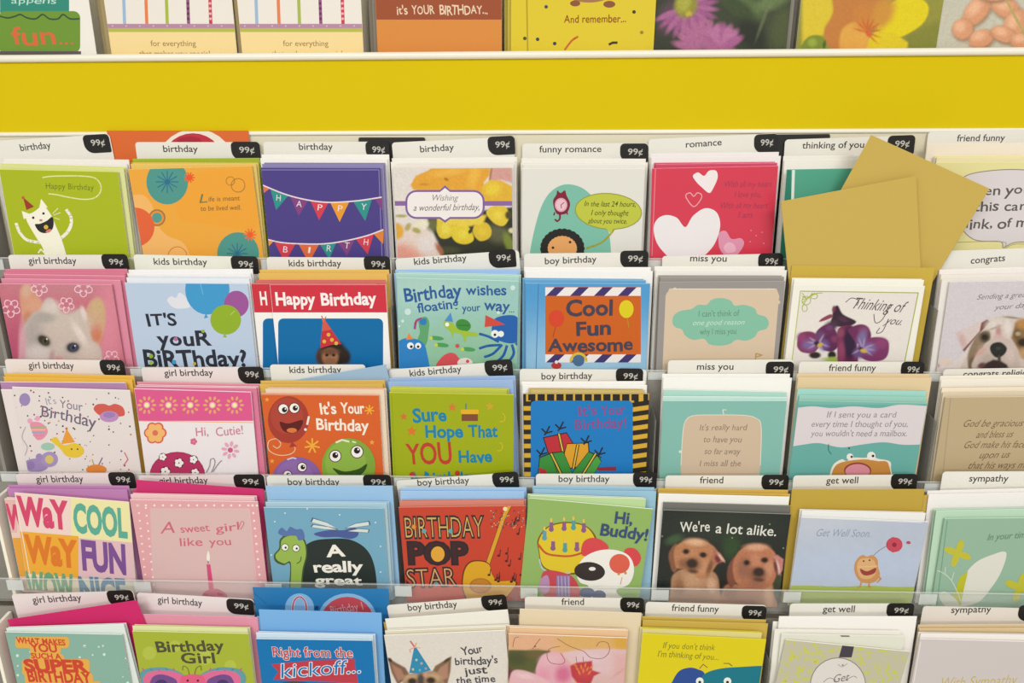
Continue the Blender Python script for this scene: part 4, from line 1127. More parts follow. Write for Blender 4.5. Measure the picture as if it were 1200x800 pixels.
def a_monsters(A):
    A.line([(306, 462), (445, 463)], .8, 'e8a890')
    def eye(x, y, r, dx=1, dy=0): A.dot(x, y, r + 1, '50302a'); A.dot(x, y, r, 'efe9e4'); A.dot(x + dx, y + dy, r * .55, '231d1c'); A.dot(x + dx + r * .2, y - r * .2 + dy, r * .15, 'ffffff')
    A.line([(342, 519), (346, 526), (340, 532), (326, 533), (315, 527), (315, 517), (324, 514), (329, 520), (325, 525), (320, 522)], 1, 'eac6a8', smooth=True)
    A.ell(338, 491.5, 24, 27.5, 'a33c30'); A.ell(336, 487, 19, 21, 'ab4436'); A.poly([(339, 524), (342, 517), (348, 523)], 'a33c30')
    eye(332, 479, 5.6, 1.4, 1); eye(345, 478, 5.6, 1, 0)
    A.poly(spline([(328, 494), (338, 496), (354, 492), (353, 500), (347, 506), (338, 507), (331, 503)], True), '5c1e1c'); A.ell(342, 504, 6, 2.8, 'd2763c')
    A.line([(362, 488), (360, 497)], 2.4, 'eae2da'); A.dot(358, 503, 1.6, 'eae2da')
    w = 'efe3d2'
    A.text("It's", 375, 485, 395, 484, 12.5, w, wt=.024, jit=.08); A.text('Your', 400, 484, 427, 484, 12, w, wt=.024, jit=.08)
    A.text('Birthday', 370, 503, 432, 505, 13, w, wt=.024, jit=.1)
    y = A.y()
    for x, yy, r in ((433, 480, 5.4), (366, 522, 8.5)):
        A.burst(x, yy, r, 2.2 if r > 6 else 1.6, 'e9a93a', 7, -90)
    for x, yy, r in ((313, 468, 3), (436, 518, 3.4), (319, 540, 3.2)): A.star(x, yy, r, 'e9a03a')
    A.ell(348, 562, 29, 27, '8560a0'); A.ell(345, 559, 22, 20, '8c68a6'); eye(354, 547, 5, 1, 0); eye(337, 556, 4.6, 1, 0); A.line([(337, 538), (343, 536), (347, 537)], 2, 'cfc0d8')
    A.ell(408.5, 546, 31.5, 33, '7fa23c'); A.ell(405, 542, 24, 25, '8aad45'); eye(393, 534, 6.4, 0, -1); eye(418.5, 529, 6.8, 0, -1.5)
    A.line([(394, 518), (401, 515), (409, 517)], 2.6, 'd9e2b8'); A.line([(413, 517), (417, 518)], 2, 'd9e2b8')
    A.poly(spline([(390, 548), (404, 552), (420, 549), (430, 543), (427, 552), (416, 560), (402, 559)], True), '33501e')
pocket(3, 2, "orange 'It's Your Birthday' card with balloon monsters", 'orange balloon monster card',
       D('kids birthday', (316, 427), (428, 427), 339, 400, 437, None, 436.5),
       [((305, 446), (451, 445), 'd9b45c', 'yellow')], [((311, 455), (450, 456), 'e6d0b8')], ((306, 460.5), (444, 462), 'd2602a'), a_monsters, top='e8b49a')
make_env(3, 2, -0.022, (318, 450), (452, 427), '9cb8d0', 'tilted light blue envelope behind the orange balloon monster card', height=0.105)

def a_hope(A):
    A.line([(459, 463), (463, 560)], .9, '8a9a18')
    b = '1f7fa2'
    A.text('Sure', 484, 494, 524, 493, 15, b, wt=.03, jit=.14); A.text('Hope', 498, 513, 543, 512, 14, b, wt=.03, jit=.12); A.text('That', 549, 512, 583, 512, 14, b, wt=.03, jit=.12)
    A.text('YOU', 478, 544, 531, 542, 24, 'b8402c', wt=.018, jit=.08); A.text('Have', 537, 542, 577, 541, 13.5, b, wt=.03, jit=.14)
    A.text('A birthday', 480, 567, 560, 566, 14, b, wt=.03, jit=.1)
    A.dot(483, 556, 3.4, 'b8402c'); A.dot(536, 554, 3, 'b8402c'); A.dot(500, 556, 3, '1f7fa2')
    for x, y, r, c in ((530, 477, 5.4, 'd2743a'), (473, 488, 4.6, 'cf6a3a'), (482.5, 505, 6.4, 'd8702e'), (574, 476, 6, 'bfa22c')): A.star(x, y, r, c)
    A.rect(541, 483, 560, 493, '7c4a34'); A.rect(540, 479.5, 561, 485, 'dcab2a'); A.line([(546, 479), (546, 473)], 1.4, '3f7a9a')
    for x, y in ((588, 489), (585, 523)): A.ring(x, y, 4, 5, 1.4, 'c8b42a', a0=-80, a1=120, n=8)
pocket(3, 3, "olive green 'Sure hope that you have' birthday card", "olive 'Sure hope that you' card",
       D('kids birthday', (455, 433), (600, 423), 480, 541, 441, (567, 600, 421.5), 435.5),
       [((456, 443), (604, 440), '9db8dd', 'light blue')], [((457, 454), (594, 456), 'bac04a')], ((456, 459.5), (602, 462), '9ca816'), a_hope, top='cdd24a')

def a_gifts(A):
    k = '2a2624'
    A.rect(605, 455, 770, 580, 'd0a637')
    y = A.y()
    for x in range(600, 770, 11): A.rect(x, 460, x + 5.5, 471, k)
    for x in range(619, 750, 11): A.poly([(x, 460), (x + 5.5, 460), (x + 5.5, 469), (x, 469)], k)
    yy = 470
    while yy < 565:
        A.rect(610, yy, 623, yy + 5.5, k); A.poly([(741, yy + 1.5), (765, yy - 2), (765, yy + 3.5), (741, yy + 7)], k); yy += 11
    A.rrect(622, 469, 741.5, 580, 6, '1f78bc')
    t = '8a4a84'
    A.text("It's", 677, 487, 700, 486, 11.5, t, wt=.014, jit=.1); A.text('Your', 705, 487, 733, 484, 11.5, t, wt=.014, jit=.1); A.text('Birthday!', 673, 503, 735, 500, 11.5, t, wt=.014, jit=.12)
    def gift(p, c): A.poly(p, k); cx = sum(q[0] for q in p) / len(p); cy = sum(q[1] for q in p) / len(p); A.poly([(cx + (q[0] - cx) * .93, cy + (q[1] - cy) * .93) for q in p], c)
    gift([(636, 512), (664, 506), (676, 525), (670, 545), (645, 540)], 'b8303a')
    A.line([(655, 508), (661, 535)], 4, k); A.line([(655, 508), (661, 535)], 1.8, 'd8b440')
    gift([(664, 519), (690, 518), (692, 545), (660, 550), (661, 530)], 'd59a2c')
    gift([(690, 528), (705, 535), (690, 560), (665, 560)], '3c8a3c'); gift([(632, 535), (648, 529), (668, 560), (640, 570), (630, 555)], '3c8a3c'); gift([(645, 530), (660, 528), (672, 556), (655, 560)], '3c8a3c'); gift([(700, 532), (705, 540), (692, 562), (682, 556)], '4a9a44')
    for a, b in (((646, 531), (660, 560)), ((677, 521), (672, 548)), ((698, 531), (680, 560))):
        A.line([a, b], 4, k); A.line([a, b], 1.8, 'd8b440')
    for x, y in ((640, 505), (656, 500), (686, 516), (634, 530), (702, 530)):
        A.line([(x - 5, y - 3), (x, y + 2), (x + 4, y - 6)], 1.8, k); A.line([(x - 2, y + 4), (x, y + 2), (x + 7, y)], 1.8, k)
    A.poly([(700, 547), (722, 546), (722, 551), (700, 551)], '8e3040'); A.poly([(631, 547), (640, 550), (642, 560), (634, 560)], 'b8303a')
pocket(3, 4, "blue birthday card with gifts and black and yellow hazard border", 'hazard border gift card',
       D('boy birthday', (609, 432), (758, 433), 634, 694, 444.5, (722, 754, 431.5), 443.5),
       [((611, 447), (756, 446.5), 'f2f1ec', 'white')], [((622, 456), (756, 457), 'cdb97a')], ((613, 461), (761, 461), '2a2624'), a_gifts, top='c2a85a')

def a_far(A):
    A.rect(765, 462, 930, 467, 'a6cdc0')
    A.poly(spline([(798, 580), (798, 540), (800, 510), (803, 494), (812, 487), (840, 486), (872, 486.5), (886, 490), (892, 500), (892, 530), (888, 580)]), 'cbb59c')
    A.line([(798, 545), (800, 510), (803, 494), (812, 487), (840, 486), (872, 486.5), (886, 490), (892, 500), (891, 545)], .8, 'e4dccc', smooth=True)
    A.line([(848, 485), (847, 480), (851, 480)], 1, 'e4dccc'); A.dot(797, 529, 1.6, 'cfe0d6')
    for t, x0, x1, y in (("It's really hard", 819, 875, 504), ('to have you', 824, 869, 518), ('so far away', 825, 867, 532), ('I miss all the', 819, 868, 546)):
        A.text(t, x0, y, x1, y, 7, '8a7868', sh=.15, jit=.15)
pocket(3, 5, "mint green miss you card with a tan 'so far away' panel", "mint 'so far away' card",
       D('miss you', (783, 422), (930, 421), 816, 860, 433, (898, 932, 423.5)),
       [((776, 438), (926, 438), 'f1f0ea', 'white')], [((777, 464), (922, 465), 'bfe0d6'), ((778, 456), (922, 459), 'acd6c8')], ((777, 469), (922, 469), '82b7ab'), a_far, top='d4e6de')

def a_mailbox(A):
    A.rect(915, 460, 1100, 474, '74b4a4')
    p = spline([(920, 480), (950, 476), (975, 478), (1000, 476), (1030, 478), (1055, 474), (1092, 476)]) + spline([(1092, 520), (1060, 521), (1035, 518), (1008, 521), (985, 524), (960, 519), (940, 521), (915, 525)])
    A.poly(p, 'd6ced0')
    for t, x0, x1, y in (('If I sent you a card', 968, 1050, 489), ('every time I thought of you,', 950, 1064, 500), ("you wouldn't need a mailbox.", 950, 1063, 511)):
        A.text(t, x0, y, x1, y, 7, '8b8388', jit=.12, sh=.12)
    A.line([(971, 520), (971, 527), (974, 532)], .9, '3f5f58', smooth=True); A.dot(995, 525, 1.2, '3f5f58')
    A.blob([(972, 560), (976, 545), (986, 538), (992, 540), (1000, 536), (1015, 536), (1022, 532), (1028, 537), (1042, 540), (1044, 548), (1040, 570), (975, 572)], 'e4dccc')
    A.blob([(974, 560), (978, 547), (988, 541), (1012, 538), (1028, 540), (1041, 543), (1038, 570), (977, 572)], 'c08640')
    A.dot(996, 535, 4, 'e8e2da'); A.dot(1021, 534, 5, 'e8e2da'); A.dot(998, 535, 1.4, '2c2826'); A.dot(1023, 534, 1.6, '2c2826')
    A.ell(1005, 551, 16, 9.5, '8c4038'); A.ell(1005, 552, 14.5, 8.5, 'd28a96')
pocket(3, 6, "teal 'If I sent you a card' friend card with an orange bear", 'teal orange bear card',
       D('friend funny', (937, 423.5), (1083, 424), 971, 1026, 434.5, (1057, 1084, 423.5), 434.5),
       [((934, 438), (1090, 438), 'dfc9a0', 'tan')], [((937, 463), (1086, 465), '9ccabc'), ((935, 455), (1086, 458), 'a2d4c8')], ((936, 469), (1087, 472), '67a8a0'), a_mailbox, inner='bcd8d0', top='98ccbe')

def a_script(A):
    t = '7a6248'
    for s, x0, x1, y in (('God be gracious to us', 1127, 1222, 500), ('and bless us', 1143, 1186, 513), ('God make his face shine', 1128, 1224, 525), ('upon us', 1146, 1182, 537), ('that his ways may be', 1133, 1222, 549)):
        A.text(s, x0, y, x1, y - 1, 8, t, sh=.5, wt=.002)
    A.line([(1114, 466), (1103, 575)], 1.2, 'a8977a')
pocket(3, 7, "tan religious card with brown script 'God be gracious'", 'tan brown script card',
       D('congrats religious', (1106, 432.5), (1252, 430), 1128, 1215, 442, (1222, 1254, 430), 440),
       [((1102, 440.5), (1251, 438), 'f0e9da', 'cream')], [((1105, 460), (1254, 458), 'd8cab0'), ((1104, 454), (1252, 452), 'efe3cc')], ((1108, 465), (1257, 464), 'baa682'), a_script, inner='d6c8a8', top='d8c8a4')

# ------------------------------------------------------------------ fourth row
def a_way(A):
    for q, c in (((8, 570, 83, 624), 'e9cfc6'), ((83, 570, 160, 630), 'e6dfa6'), ((20, 622, 92, 671), 'e8a838'), ((92, 630, 160, 676), 'dcb8bc'), ((20, 671, 92, 700), 'e6d6bc'), ((92, 676, 160, 700), 'd8d6c0')):
        A.poly([(q[0], q[1]), (q[2], q[1] + 6), (q[2], q[3] + 6), (q[0], q[3])], c)
    A.text('WaY', 24, 613, 79, 619, 30, 'd1486c', wt=.05); A.text('COOL', 87, 622, 149, 629, 31, '5ca894', wt=.045)
    A.text('WaY', 32, 657, 89, 664, 29, 'd9782a', wt=.05); A.text('FUN', 96, 666, 149, 672, 32, '7a5090', wt=.045)
    A.text('WOW', 34, 700, 88, 704, 29, '6ea37c', wt=.05); A.text('NICE', 95, 706, 150, 709, 29, '5884a2', wt=.045)
    A.line([(17, 577), (40, 700)], 1, 'efe6e0')
def a_way0(A):
    A.rect(0, 575, 20, 624, 'e0b4b0'); A.text('W', 10, 618, 30, 620, 26, 'd1486c', wt=.05); A.rect(12, 630, 32, 675, 'e0a040')
pocket(4, 0, "pastel 'Way cool way fun' girl birthday card in bold block letters", "'Way cool way fun' card",
       D('girl birthday', (18, 555), (157, 554), 43, 98, 565, (126, 157, 553), 564.5, col='e6d8d6'),
       [((9, 568), (151, 569), 'bd82b4', 'lilac')], [((5, 584), (145, 589), 'e6c9bc', a_way0)], ((17, 577), (151, 588), 'e9cfc6'), a_way, top='eeddc8')

def a_sweet(A):
    A.poly([(176, 596), (292, 596), (302, 720), (180, 720)], 'd6b4b2')
    A.line([(176, 596), (292, 596), (302, 700)], .8, 'e2bcbc')
    y = A.y()
    for x in range(161, 305, 10): A.dot(x, 592, 1.3, 'f3e2e0', y=y)
    for yy in range(592, 700, 9):
        A.dot(162 + (yy - 592) * .1, yy, 1.2, 'f0dcdc', y=y); A.dot(171 + (yy - 592) * .1, yy + 3, 1.2, 'f0dcdc', y=y); A.dot(296 + (yy - 592) * .1, yy, 1.3, 'f3e2e0', y=y)
    p = 'cc6478'
    A.text('A', 188, 625, 205, 624, 13, p, sh=.3); A.text('sweet', 212, 624, 246, 622, 8.5, p, wt=.008, jit=.08); A.text('girl', 253, 624, 282, 620, 9, p, wt=.006, jit=.1, sh=.1)
    A.text('like', 210, 640, 238, 639, 9.5, p, wt=.006, jit=.1, sh=.1); A.text('you', 246, 639, 272, 638, 8.5, p, wt=.006, jit=.1)
    A.line([(282, 620), (286, 613), (283, 611), (280, 618)], 1, p, smooth=True)
    A.blob([(242, 654), (244, 645), (246, 652), (245, 658)], 'efe6da'); A.line([(244, 657), (244, 660)], 1, '4a3a3a')
    A.poly([(242, 661), (246.5, 661), (251, 693), (245, 693)], 'd04a78')
    A.blob([(236, 700), (240, 693), (247, 690), (256, 690), (266, 697), (262, 704), (240, 705)], 'cf5f78')
    for x, yy in ((242, 697), (250, 699), (258, 696)): A.ell(x, yy, 4, 1.6, 'a83e5c', rot=20)
pocket(4, 1, "pink 'A sweet girl like you' card with a candle", "pink 'A sweet girl like you' card",
       D('girl birthday', (162, 557), (310, 556), 187, 244, 567, (273, 309, 555.5), 566, col='e6dcda'),
       [((159, 562), (309, 573), 'c93870', 'hot pink'), ((155, 573), (303, 575), 'd04a7e', 'second hot pink', "hot pink envelope nearest to the 'A sweet girl like you' card")], [((153, 579), (298, 582), 'e8c0c2')], ((152, 585), (302, 587.5), 'dda3a6'), a_sweet, gloss=True, top='ecd2d0')

def a_dino(A):
    for x, y in ((322, 611), (334, 601), (360, 596), (398, 603), (440, 612), (446, 640), (380, 592), (318, 650), (446, 670)): A.dot(x, y, .9, 'cfe0e6')
    A.blob([(343, 672), (352, 646), (366, 634), (388, 631), (410, 632), (428, 642), (438, 660), (442, 690), (441, 720), (356, 720), (344, 720)], '2a322e')
    A.blob([(340, 662), (338, 700), (341, 720), (352, 720), (354, 690), (356, 668), (360, 650), (358, 634), (350, 626), (336, 626), (328, 632), (327, 642), (321, 650), (323, 658), (332, 662)], '44592c')
    A.blob([(341, 660), (340, 700), (342, 720), (351, 720), (352.5, 690), (354.5, 667), (358.5, 650), (356.5, 635), (349, 628), (337, 628), (330, 633), (328.5, 643), (323, 650), (325, 656), (333, 660)], '94b150')
    A.blob([(326, 624), (330, 618), (336, 622), (340, 617), (347, 620), (354, 620), (357, 630), (350, 633), (346, 627), (333, 628)], '5872a4')
    for x, y in ((334, 641), (347, 642)): A.dot(x, y, 4.6, '44592c'); A.dot(x, y, 3.8, 'e6e8dc'); A.dot(x + .8, y + .4, 1.3, '22261e')
    A.line([(348, 660), (352, 657), (353, 652)], 1, '3a4a24', smooth=True)
    A.poly(spline([(368, 625), (385, 621), (402, 621), (416, 618), (420, 626), (412, 631), (396, 629), (378, 629)], True), '4a5a92')
    for p in ([(396, 620), (384, 617), (364, 611), (366, 606), (384, 612)], [(397, 621), (380, 620), (364, 617), (366, 614), (386, 617)], [(404, 619), (416, 613), (433, 610), (434, 615), (416, 618)], [(406, 622), (420, 619), (433, 620), (432, 624), (418, 623)]):
        A.poly(p, '4f6070'); cx = sum(q[0] for q in p) / 5; cy = sum(q[1] for q in p) / 5
        A.poly([(cx + (q[0] - cx) * .9, cy + (q[1] - cy) * .8) for q in p], 'cfd8d6')
    A.text('A', 384, 652, 404, 651, 13, 'ece8dc', wt=.03); A.text('really', 367, 670, 425, 669, 12, 'ece8dc', wt=.028, jit=.14); A.text('great', 370, 684, 424, 685, 10, 'ece8dc', wt=.028, jit=.14)
pocket(4, 2, "steel blue 'A really great' boy birthday card with a green dinosaur", 'green dinosaur card',
       D('boy birthday', (312, 557), (457, 557), 337, 398, 568, (425, 458, 556), 568),
       [((311, 569), (460, 569), '98bfe0', 'light blue'), ((312, 578), (458, 578), '90b8dc', 'second light blue', 'light blue envelope nearest to the green dinosaur card')], [((311, 588), (453, 589), 'a6c6d4')], ((309, 594), (449, 595), '72a4bc'), a_dino, top='b4d2de')

def a_pop(A):
    k = '33292c'
    def out(t, x0, y0, x1, y1, h, cols, wt=.02):
        A.text(t, x0, y0, x1, y1, h, k, wt=wt + .03)
        A.text(t, x0, y0, x1, y1, h, cols, wt=wt - .035)
    out('BIRTHDAY', 474, 630, 567, 629, 24, 'c9a860'); 
    out('POP', 478, 660, 548, 660, 24, '40282a', .04); A.ell(513, 649, 8, 9, 'd9a03a')
    out('STAR', 477, 688, 535, 686, 21, 'c99c6a', .02)
    for x, y, c in ((497, 622, '62a0a4'), (528, 622, '62a0a4'), (511, 684, '62a0a4'), (485, 617, 'd88a3a')): A.dot(x, y, 2.6, c)
    A.line([(597, 592), (590, 606), (582, 630), (571, 662)], 6, '6a4a20'); A.line([(597, 592), (590, 606), (582, 630), (571, 662)], 4.6, 'd29a2e')
    for x, y in ((596, 588), (604, 590), (592, 596)): A.dot(x, y, 2.6, 'e9d29a')
    g = [(545, 700), (541, 686), (543, 668), (550, 658), (562, 656), (573, 660), (577, 672), (584, 680), (600, 680), (606, 684), (594, 700), (575, 712), (553, 714)]
    A.blob(g, '6a3a1c'); A.blob([(572 + (x - 572) * .95, 685 + (y - 685) * .95) for x, y in g], 'd4a028')
    A.ell(563, 686, 13, 9, 'a8742c'); A.ell(563, 686, 11, 7.5, 'bd8030')
    rr = random.Random(5)
    for q in range(26):
        x, y = rr.uniform(574, 612), rr.uniform(600, 684)
        if x < 572 + (662 - y) * .42 + 8 and y < 662: continue
        A.line([(x, y), (x + 1, y - 7)], .9, '4a2a2a'); A.ell(x - 1, y, 1.8, 1.3, '4a2a2a', n=8)
    y = A.y()
    for q in range(60): A.dot(rr.uniform(575, 614), rr.uniform(597, 618), .7, ('7a9aa2', 'd8b46a', '5a3a3a')[q % 3], y=y)
    A.poly([(600, 690), (606, 686), (610, 710), (596, 712)], '9c3c34')
pocket(4, 3, "red 'Birthday pop star' card with a yellow guitar", 'red pop star card',
       D('boy birthday', (464, 563), (607, 553), 489, 550, 569, (576, 607, 553), 566),
       [((470, 571), (617, 571), 'a2c6e8', 'light blue')], [((468, 587), (614, 586), 'd08272')], ((467, 594), (615, 592), 'c04430'), a_pop, top='d8836e')

def a_buddy(A):
    A.line([(625, 586), (622, 705)], .9, '8db078')
    A.blob([(631, 645), (630, 632), (640, 618), (655, 612), (675, 612), (690, 618), (699, 630), (700, 645), (697, 662), (680, 672), (655, 672), (636, 664)], '7a5c1c')
    A.blob([(632, 645), (632, 632), (641, 619), (656, 613.5), (675, 613.5), (689, 619), (697, 631), (698, 645), (696, 661), (679, 670), (655, 670), (637, 663)], 'd9bf2e')
    A.line([(631, 638), (640, 648), (655, 651), (670, 651), (686, 646), (697, 640)], 3, 'c05a34', smooth=True)
    for x, y, c in ((646, 619, '8a5a84'), (661, 618, '8a5a84'), (672, 617, '4f9a94'), (684, 620, '8a5a84'), (638, 629, '5f9aa6'), (648, 641, '8a5a84'), (662, 643, '4f9a94'), (676, 642, '8a5a84')):
        A.rect(x - 2, y - 7, x + 2.4, y + 1, c); A.ell(x, y - 10, 1.3, 2.6, 'e4b85a', n=8); A.dot(x, y + 1, 3, c)
    A.line([(632, 655), (636, 666), (650, 671), (668, 671)], 2, 'b0c4c8', smooth=True)
    A.blob([(634, 680), (640, 668), (665, 672), (676, 682), (678, 700), (640, 700)], 'c24a52'); A.rect(652, 674, 668, 700, '8c78a8'); A.blob([(634, 678), (642, 674), (644, 690), (638, 696), (632, 690)], 'b48ab0')
    for q in range(4): A.line([(654 + q * 4, 675), (655 + q * 4, 698)], .8, 'c6b6d0')
    A.blob([(682, 650), (683, 636), (692, 630), (704, 632), (713, 640), (708, 647), (695, 650)], 'd0484c')
    A.blob([(731, 648), (735, 642), (745, 643), (751, 652), (748, 661), (742, 663), (736, 657)], 'd0484c')
    A.blob([(676, 672), (682, 655), (700, 645), (722, 644), (738, 652), (743, 668), (737, 684), (722, 692), (735, 710), (680, 710), (690, 688), (680, 682)], 'e9e6de')
    A.ell(726, 660, 12, 11.5, 'd6604e'); A.ell(691, 669, 18, 11, '38302e', rot=5); A.ell(694, 666, 4, 2.2, 'e8e2de')
    A.dot(725, 672, 1.6, 'c88a3a'); A.dot(733, 671, 1.6, 'c88a3a'); A.line([(729, 676), (727, 684)], 1, 'c88a3a')
    A.ell(688, 694, 9, 6, '35487c'); A.ell(702, 697, 8, 6, '35487c')
    t = '3d4c74'
    A.text('Hi,', 719, 612, 741, 614, 13, t, wt=.026, jit=.06); A.text('Buddy!', 702, 626, 759, 633, 13, t, wt=.026, jit=.06)
pocket(4, 4, "green 'Hi, Buddy!' card with a dog and birthday cake", "green 'Hi, Buddy!' dog card",
       D('boy birthday', (628, 555), (770, 555), 654, 714, 564.5, (742, 770, 553)),
       [((624, 569), (767, 571), '9ac2d6', 'light blue')], [((621, 580), (757, 584), 'b8d49a')], ((620, 583), (765, 596), '8fb062'), a_buddy, top='dde6d0')

def a_puppies(A):
    P = 'P'
    sp = lambda *p: spline(list(p), True)
    b = [(850, 615, 60, 20, 0, '2a3228', .8), (857, 640, 10, 14, 0, '2c4426', .6), (790, 632, 10, 5, -20, '3a5236', .6), (848, 678, 8, 14, 0, '1a1c18', .6), (912, 690, 8, 20, 0, '3c4430', .6),
         (P, sp((790, 672), (812, 664), (836, 670), (843, 688), (840, 725), (784, 725), (786, 690)), 'ac8262', 1.6), (812, 682, 12, 12, 0, 'bd9270', .7), (834, 686, 5, 8, -10, 'cda486', .6), (796, 690, 6, 14, 0, '94684a', .7), (812, 705, 20, 10, 0, '9c7458', .7),
         (P, sp((785, 660), (784, 648), (792, 637), (797, 648), (794, 666), (789, 670)), '84553c', 1.4),
         (P, sp((790, 645), (797, 636), (811, 632), (826, 634), (838, 642), (843, 654), (838, 664), (829, 676), (820, 678), (810, 670), (800, 666), (792, 664)), 'b27a54', 1.4),
         (815, 635, 11, 4, 4, 'd6aa86', .7), (808, 650, 8, 6, 0, 'bb825c', .7), (822, 664, 9, 9, 0, 'c08a64', .7), (800, 660, 5, 5, 0, '8f6044', .7), (832, 664, 3, 10, 20, '7c5238', .7),
         (P, [(836, 642), (844, 648), (850, 657), (844, 659), (838, 662), (834, 656)], 'a86c58', 1), (841, 655, 3, 5, -30, '6e2c30', .6), (845, 653, 1.4, 6, -38, 'd8b0a0', .6),
         (804, 646, 4.4, 3.4, 0, '6a4430', .5), (804, 646, 2.8, 2.4, 0, '241814', .4), (824, 650, 4.8, 3.4, 10, '6a4430', .5), (824, 650, 3.2, 2.6, 0, '241814', .4),
         (811, 661, 10, 8, 0, '7c543c', .6), (811, 660, 6.4, 5.4, 0, '32221c', .4), (812, 669, 6, 2.4, 10, '5c3c2c', .6),
         (P, sp((846, 694), (856, 684), (880, 688), (902, 682), (907, 696), (908, 725), (840, 725)), 'aa7858', 1.6), (900, 700, 5, 16, 0, 'c89a78', .6), (874, 705, 20, 12, 0, '9c6c50', .7), (856, 694, 8, 8, 0, '8e6048', .7),
         (P, sp((852, 676), (854, 662), (862, 652), (866, 664), (862, 682), (856, 688)), '7a4836', 1.4),
         (P, sp((860, 656), (868, 644), (880, 638.5), (893, 638), (904, 643), (911, 654), (911, 668), (905, 684), (894, 690), (878, 690), (864, 684), (859, 670)), 'b37353', 1.4),
         (886, 641, 12, 4, 0, 'd09c7c', .7), (872, 666, 8, 12, 0, '92604a', .7), (900, 668, 5, 10, 10, 'c48c6c', .7), (886, 656, 6, 8, 0, 'bd8060', .7), (886, 684, 12, 5, 0, '9c6850', .7),
         (P, [(906, 652), (911, 650), (918, 655), (917, 668), (912, 674), (908, 664)], 'bc7c74', 1), (912, 664, 1.6, 8, -14, 'd8b0a8', .6), (909, 664, 2, 8, -10, '6a3430', .6),
         (875, 659, 4.4, 3.6, 0, '6e4434', .5), (875, 659, 2.8, 2.6, 0, '241814', .4), (896, 656, 4.8, 3.6, 0, '6e4434', .5), (896, 656, 3.2, 2.6, 0, '241814', .4),
         (888, 673, 10, 8, 0, '7c503c', .6), (889, 670, 6.6, 5.2, 0, '34221e', .4), (889, 679, 6, 2.2, 6, '5c3a2e', .6)]
    A.photo('1f2421', b, .06)
    for x, y in ((800, 612), (902, 614), (918, 642), (858, 630), (776, 628)): A.dot(x, y, 1, '6f8a62')
    A.text("We're", 797, 623, 832, 622, 11.5, 'dcdad0', wt=.008, jit=.06); A.text('a lot alike.', 838, 624, 910, 628, 11.5, 'dcdad0', wt=.008, jit=.06)
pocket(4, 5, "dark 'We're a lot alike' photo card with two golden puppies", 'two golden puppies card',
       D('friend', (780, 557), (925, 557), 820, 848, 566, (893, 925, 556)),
       [((771, 572), (924, 574), 'd0ad52', 'yellow')], [((777, 588), (926, 592), '6e6e68', None, '8a8a82'), ((772, 578), (925, 582), 'eeece6', None, 'f2f0ea')], ((777, 597), (927, 602), '1f2421'), a_puppies, gloss=True, top='8c8c84')  # second card added, its grey face painted as sheen above the puppies

def a_getwell(A):
    A.photo('b3bccb', [(1005, 665, 110, 24, 0, 'b4c0d4', .6), (960, 600, 60, 30, 0, 'bcc2ce', .7)], .01, .003)
    A.line([(940, 606), (1080, 612)], 1, 'dfe0e0')
    A.poly(spline([(920, 686), (950, 686), (985, 687), (1020, 686), (1050, 687.5), (1085, 687)]) + [(1085, 720), (915, 720)], 'a3b256')
    A.text('Get Well Soon.', 955, 628, 1020, 629, 8.5, '8c9ab0', sh=.35, wt=.002)
    A.line([(1021, 653), (1030, 645), (1040, 639)], .8, '6f7078', smooth=True)
    A.ell(1048, 638, 9.6, 8.6, 'b8404c'); A.dot(1048, 638, 3.2, '8a2c38'); A.flower(1048, 638, 9, 'c2485a', '8a2c38', 7, .4); A.ell(1064.5, 635.5, 2.6, 1.8, 'a85058')
    A.blob([(1001, 663), (1005, 654), (1011, 650), (1016, 652), (1022, 650), (1028, 655), (1029, 664), (1031, 674), (1024, 682), (1010, 682), (1003, 674)], 'c48f58')
    A.blob([(1004, 664), (1008, 655), (1020, 654), (1026, 660), (1026, 672), (1018, 678), (1008, 676)], 'd6a874')
    A.poly(spline([(1008, 666), (1016, 669), (1026, 665), (1025, 671), (1016, 674), (1010, 672)], True), '96403c'); A.line([(1006, 664), (1028, 663)], 1.6, 'dcb88a')
    A.dot(1012, 657, 1, '3a2a20'); A.dot(1019, 656, 1, '3a2a20')
    for p in ([(1010, 680), (1008, 687), (1005, 688)], [(1019, 681), (1018, 687), (1021, 688)], [(1028, 672), (1032, 678), (1028, 682)]): A.line(p, 2, 'c48f58')
pocket(4, 6, "pale blue 'Get Well Soon' card with a creature holding a red flower", "pale blue 'Get Well Soon' card",
       D('get well', (930, 557), (1075, 556), 968, 1006, 566.5, (1045, 1076, 555), 566),
       [((928, 573), (1084, 573), 'bda042', 'kraft'), ((930, 581), (1088, 580), 'c4a650', 'second kraft', "kraft envelope nearest to the 'Get Well Soon' card")], [((940, 598), (1085, 601), 'e8e8e4')], ((939, 605), (1088, 611), 'b3bccb'), a_getwell, top='e8e8e6')

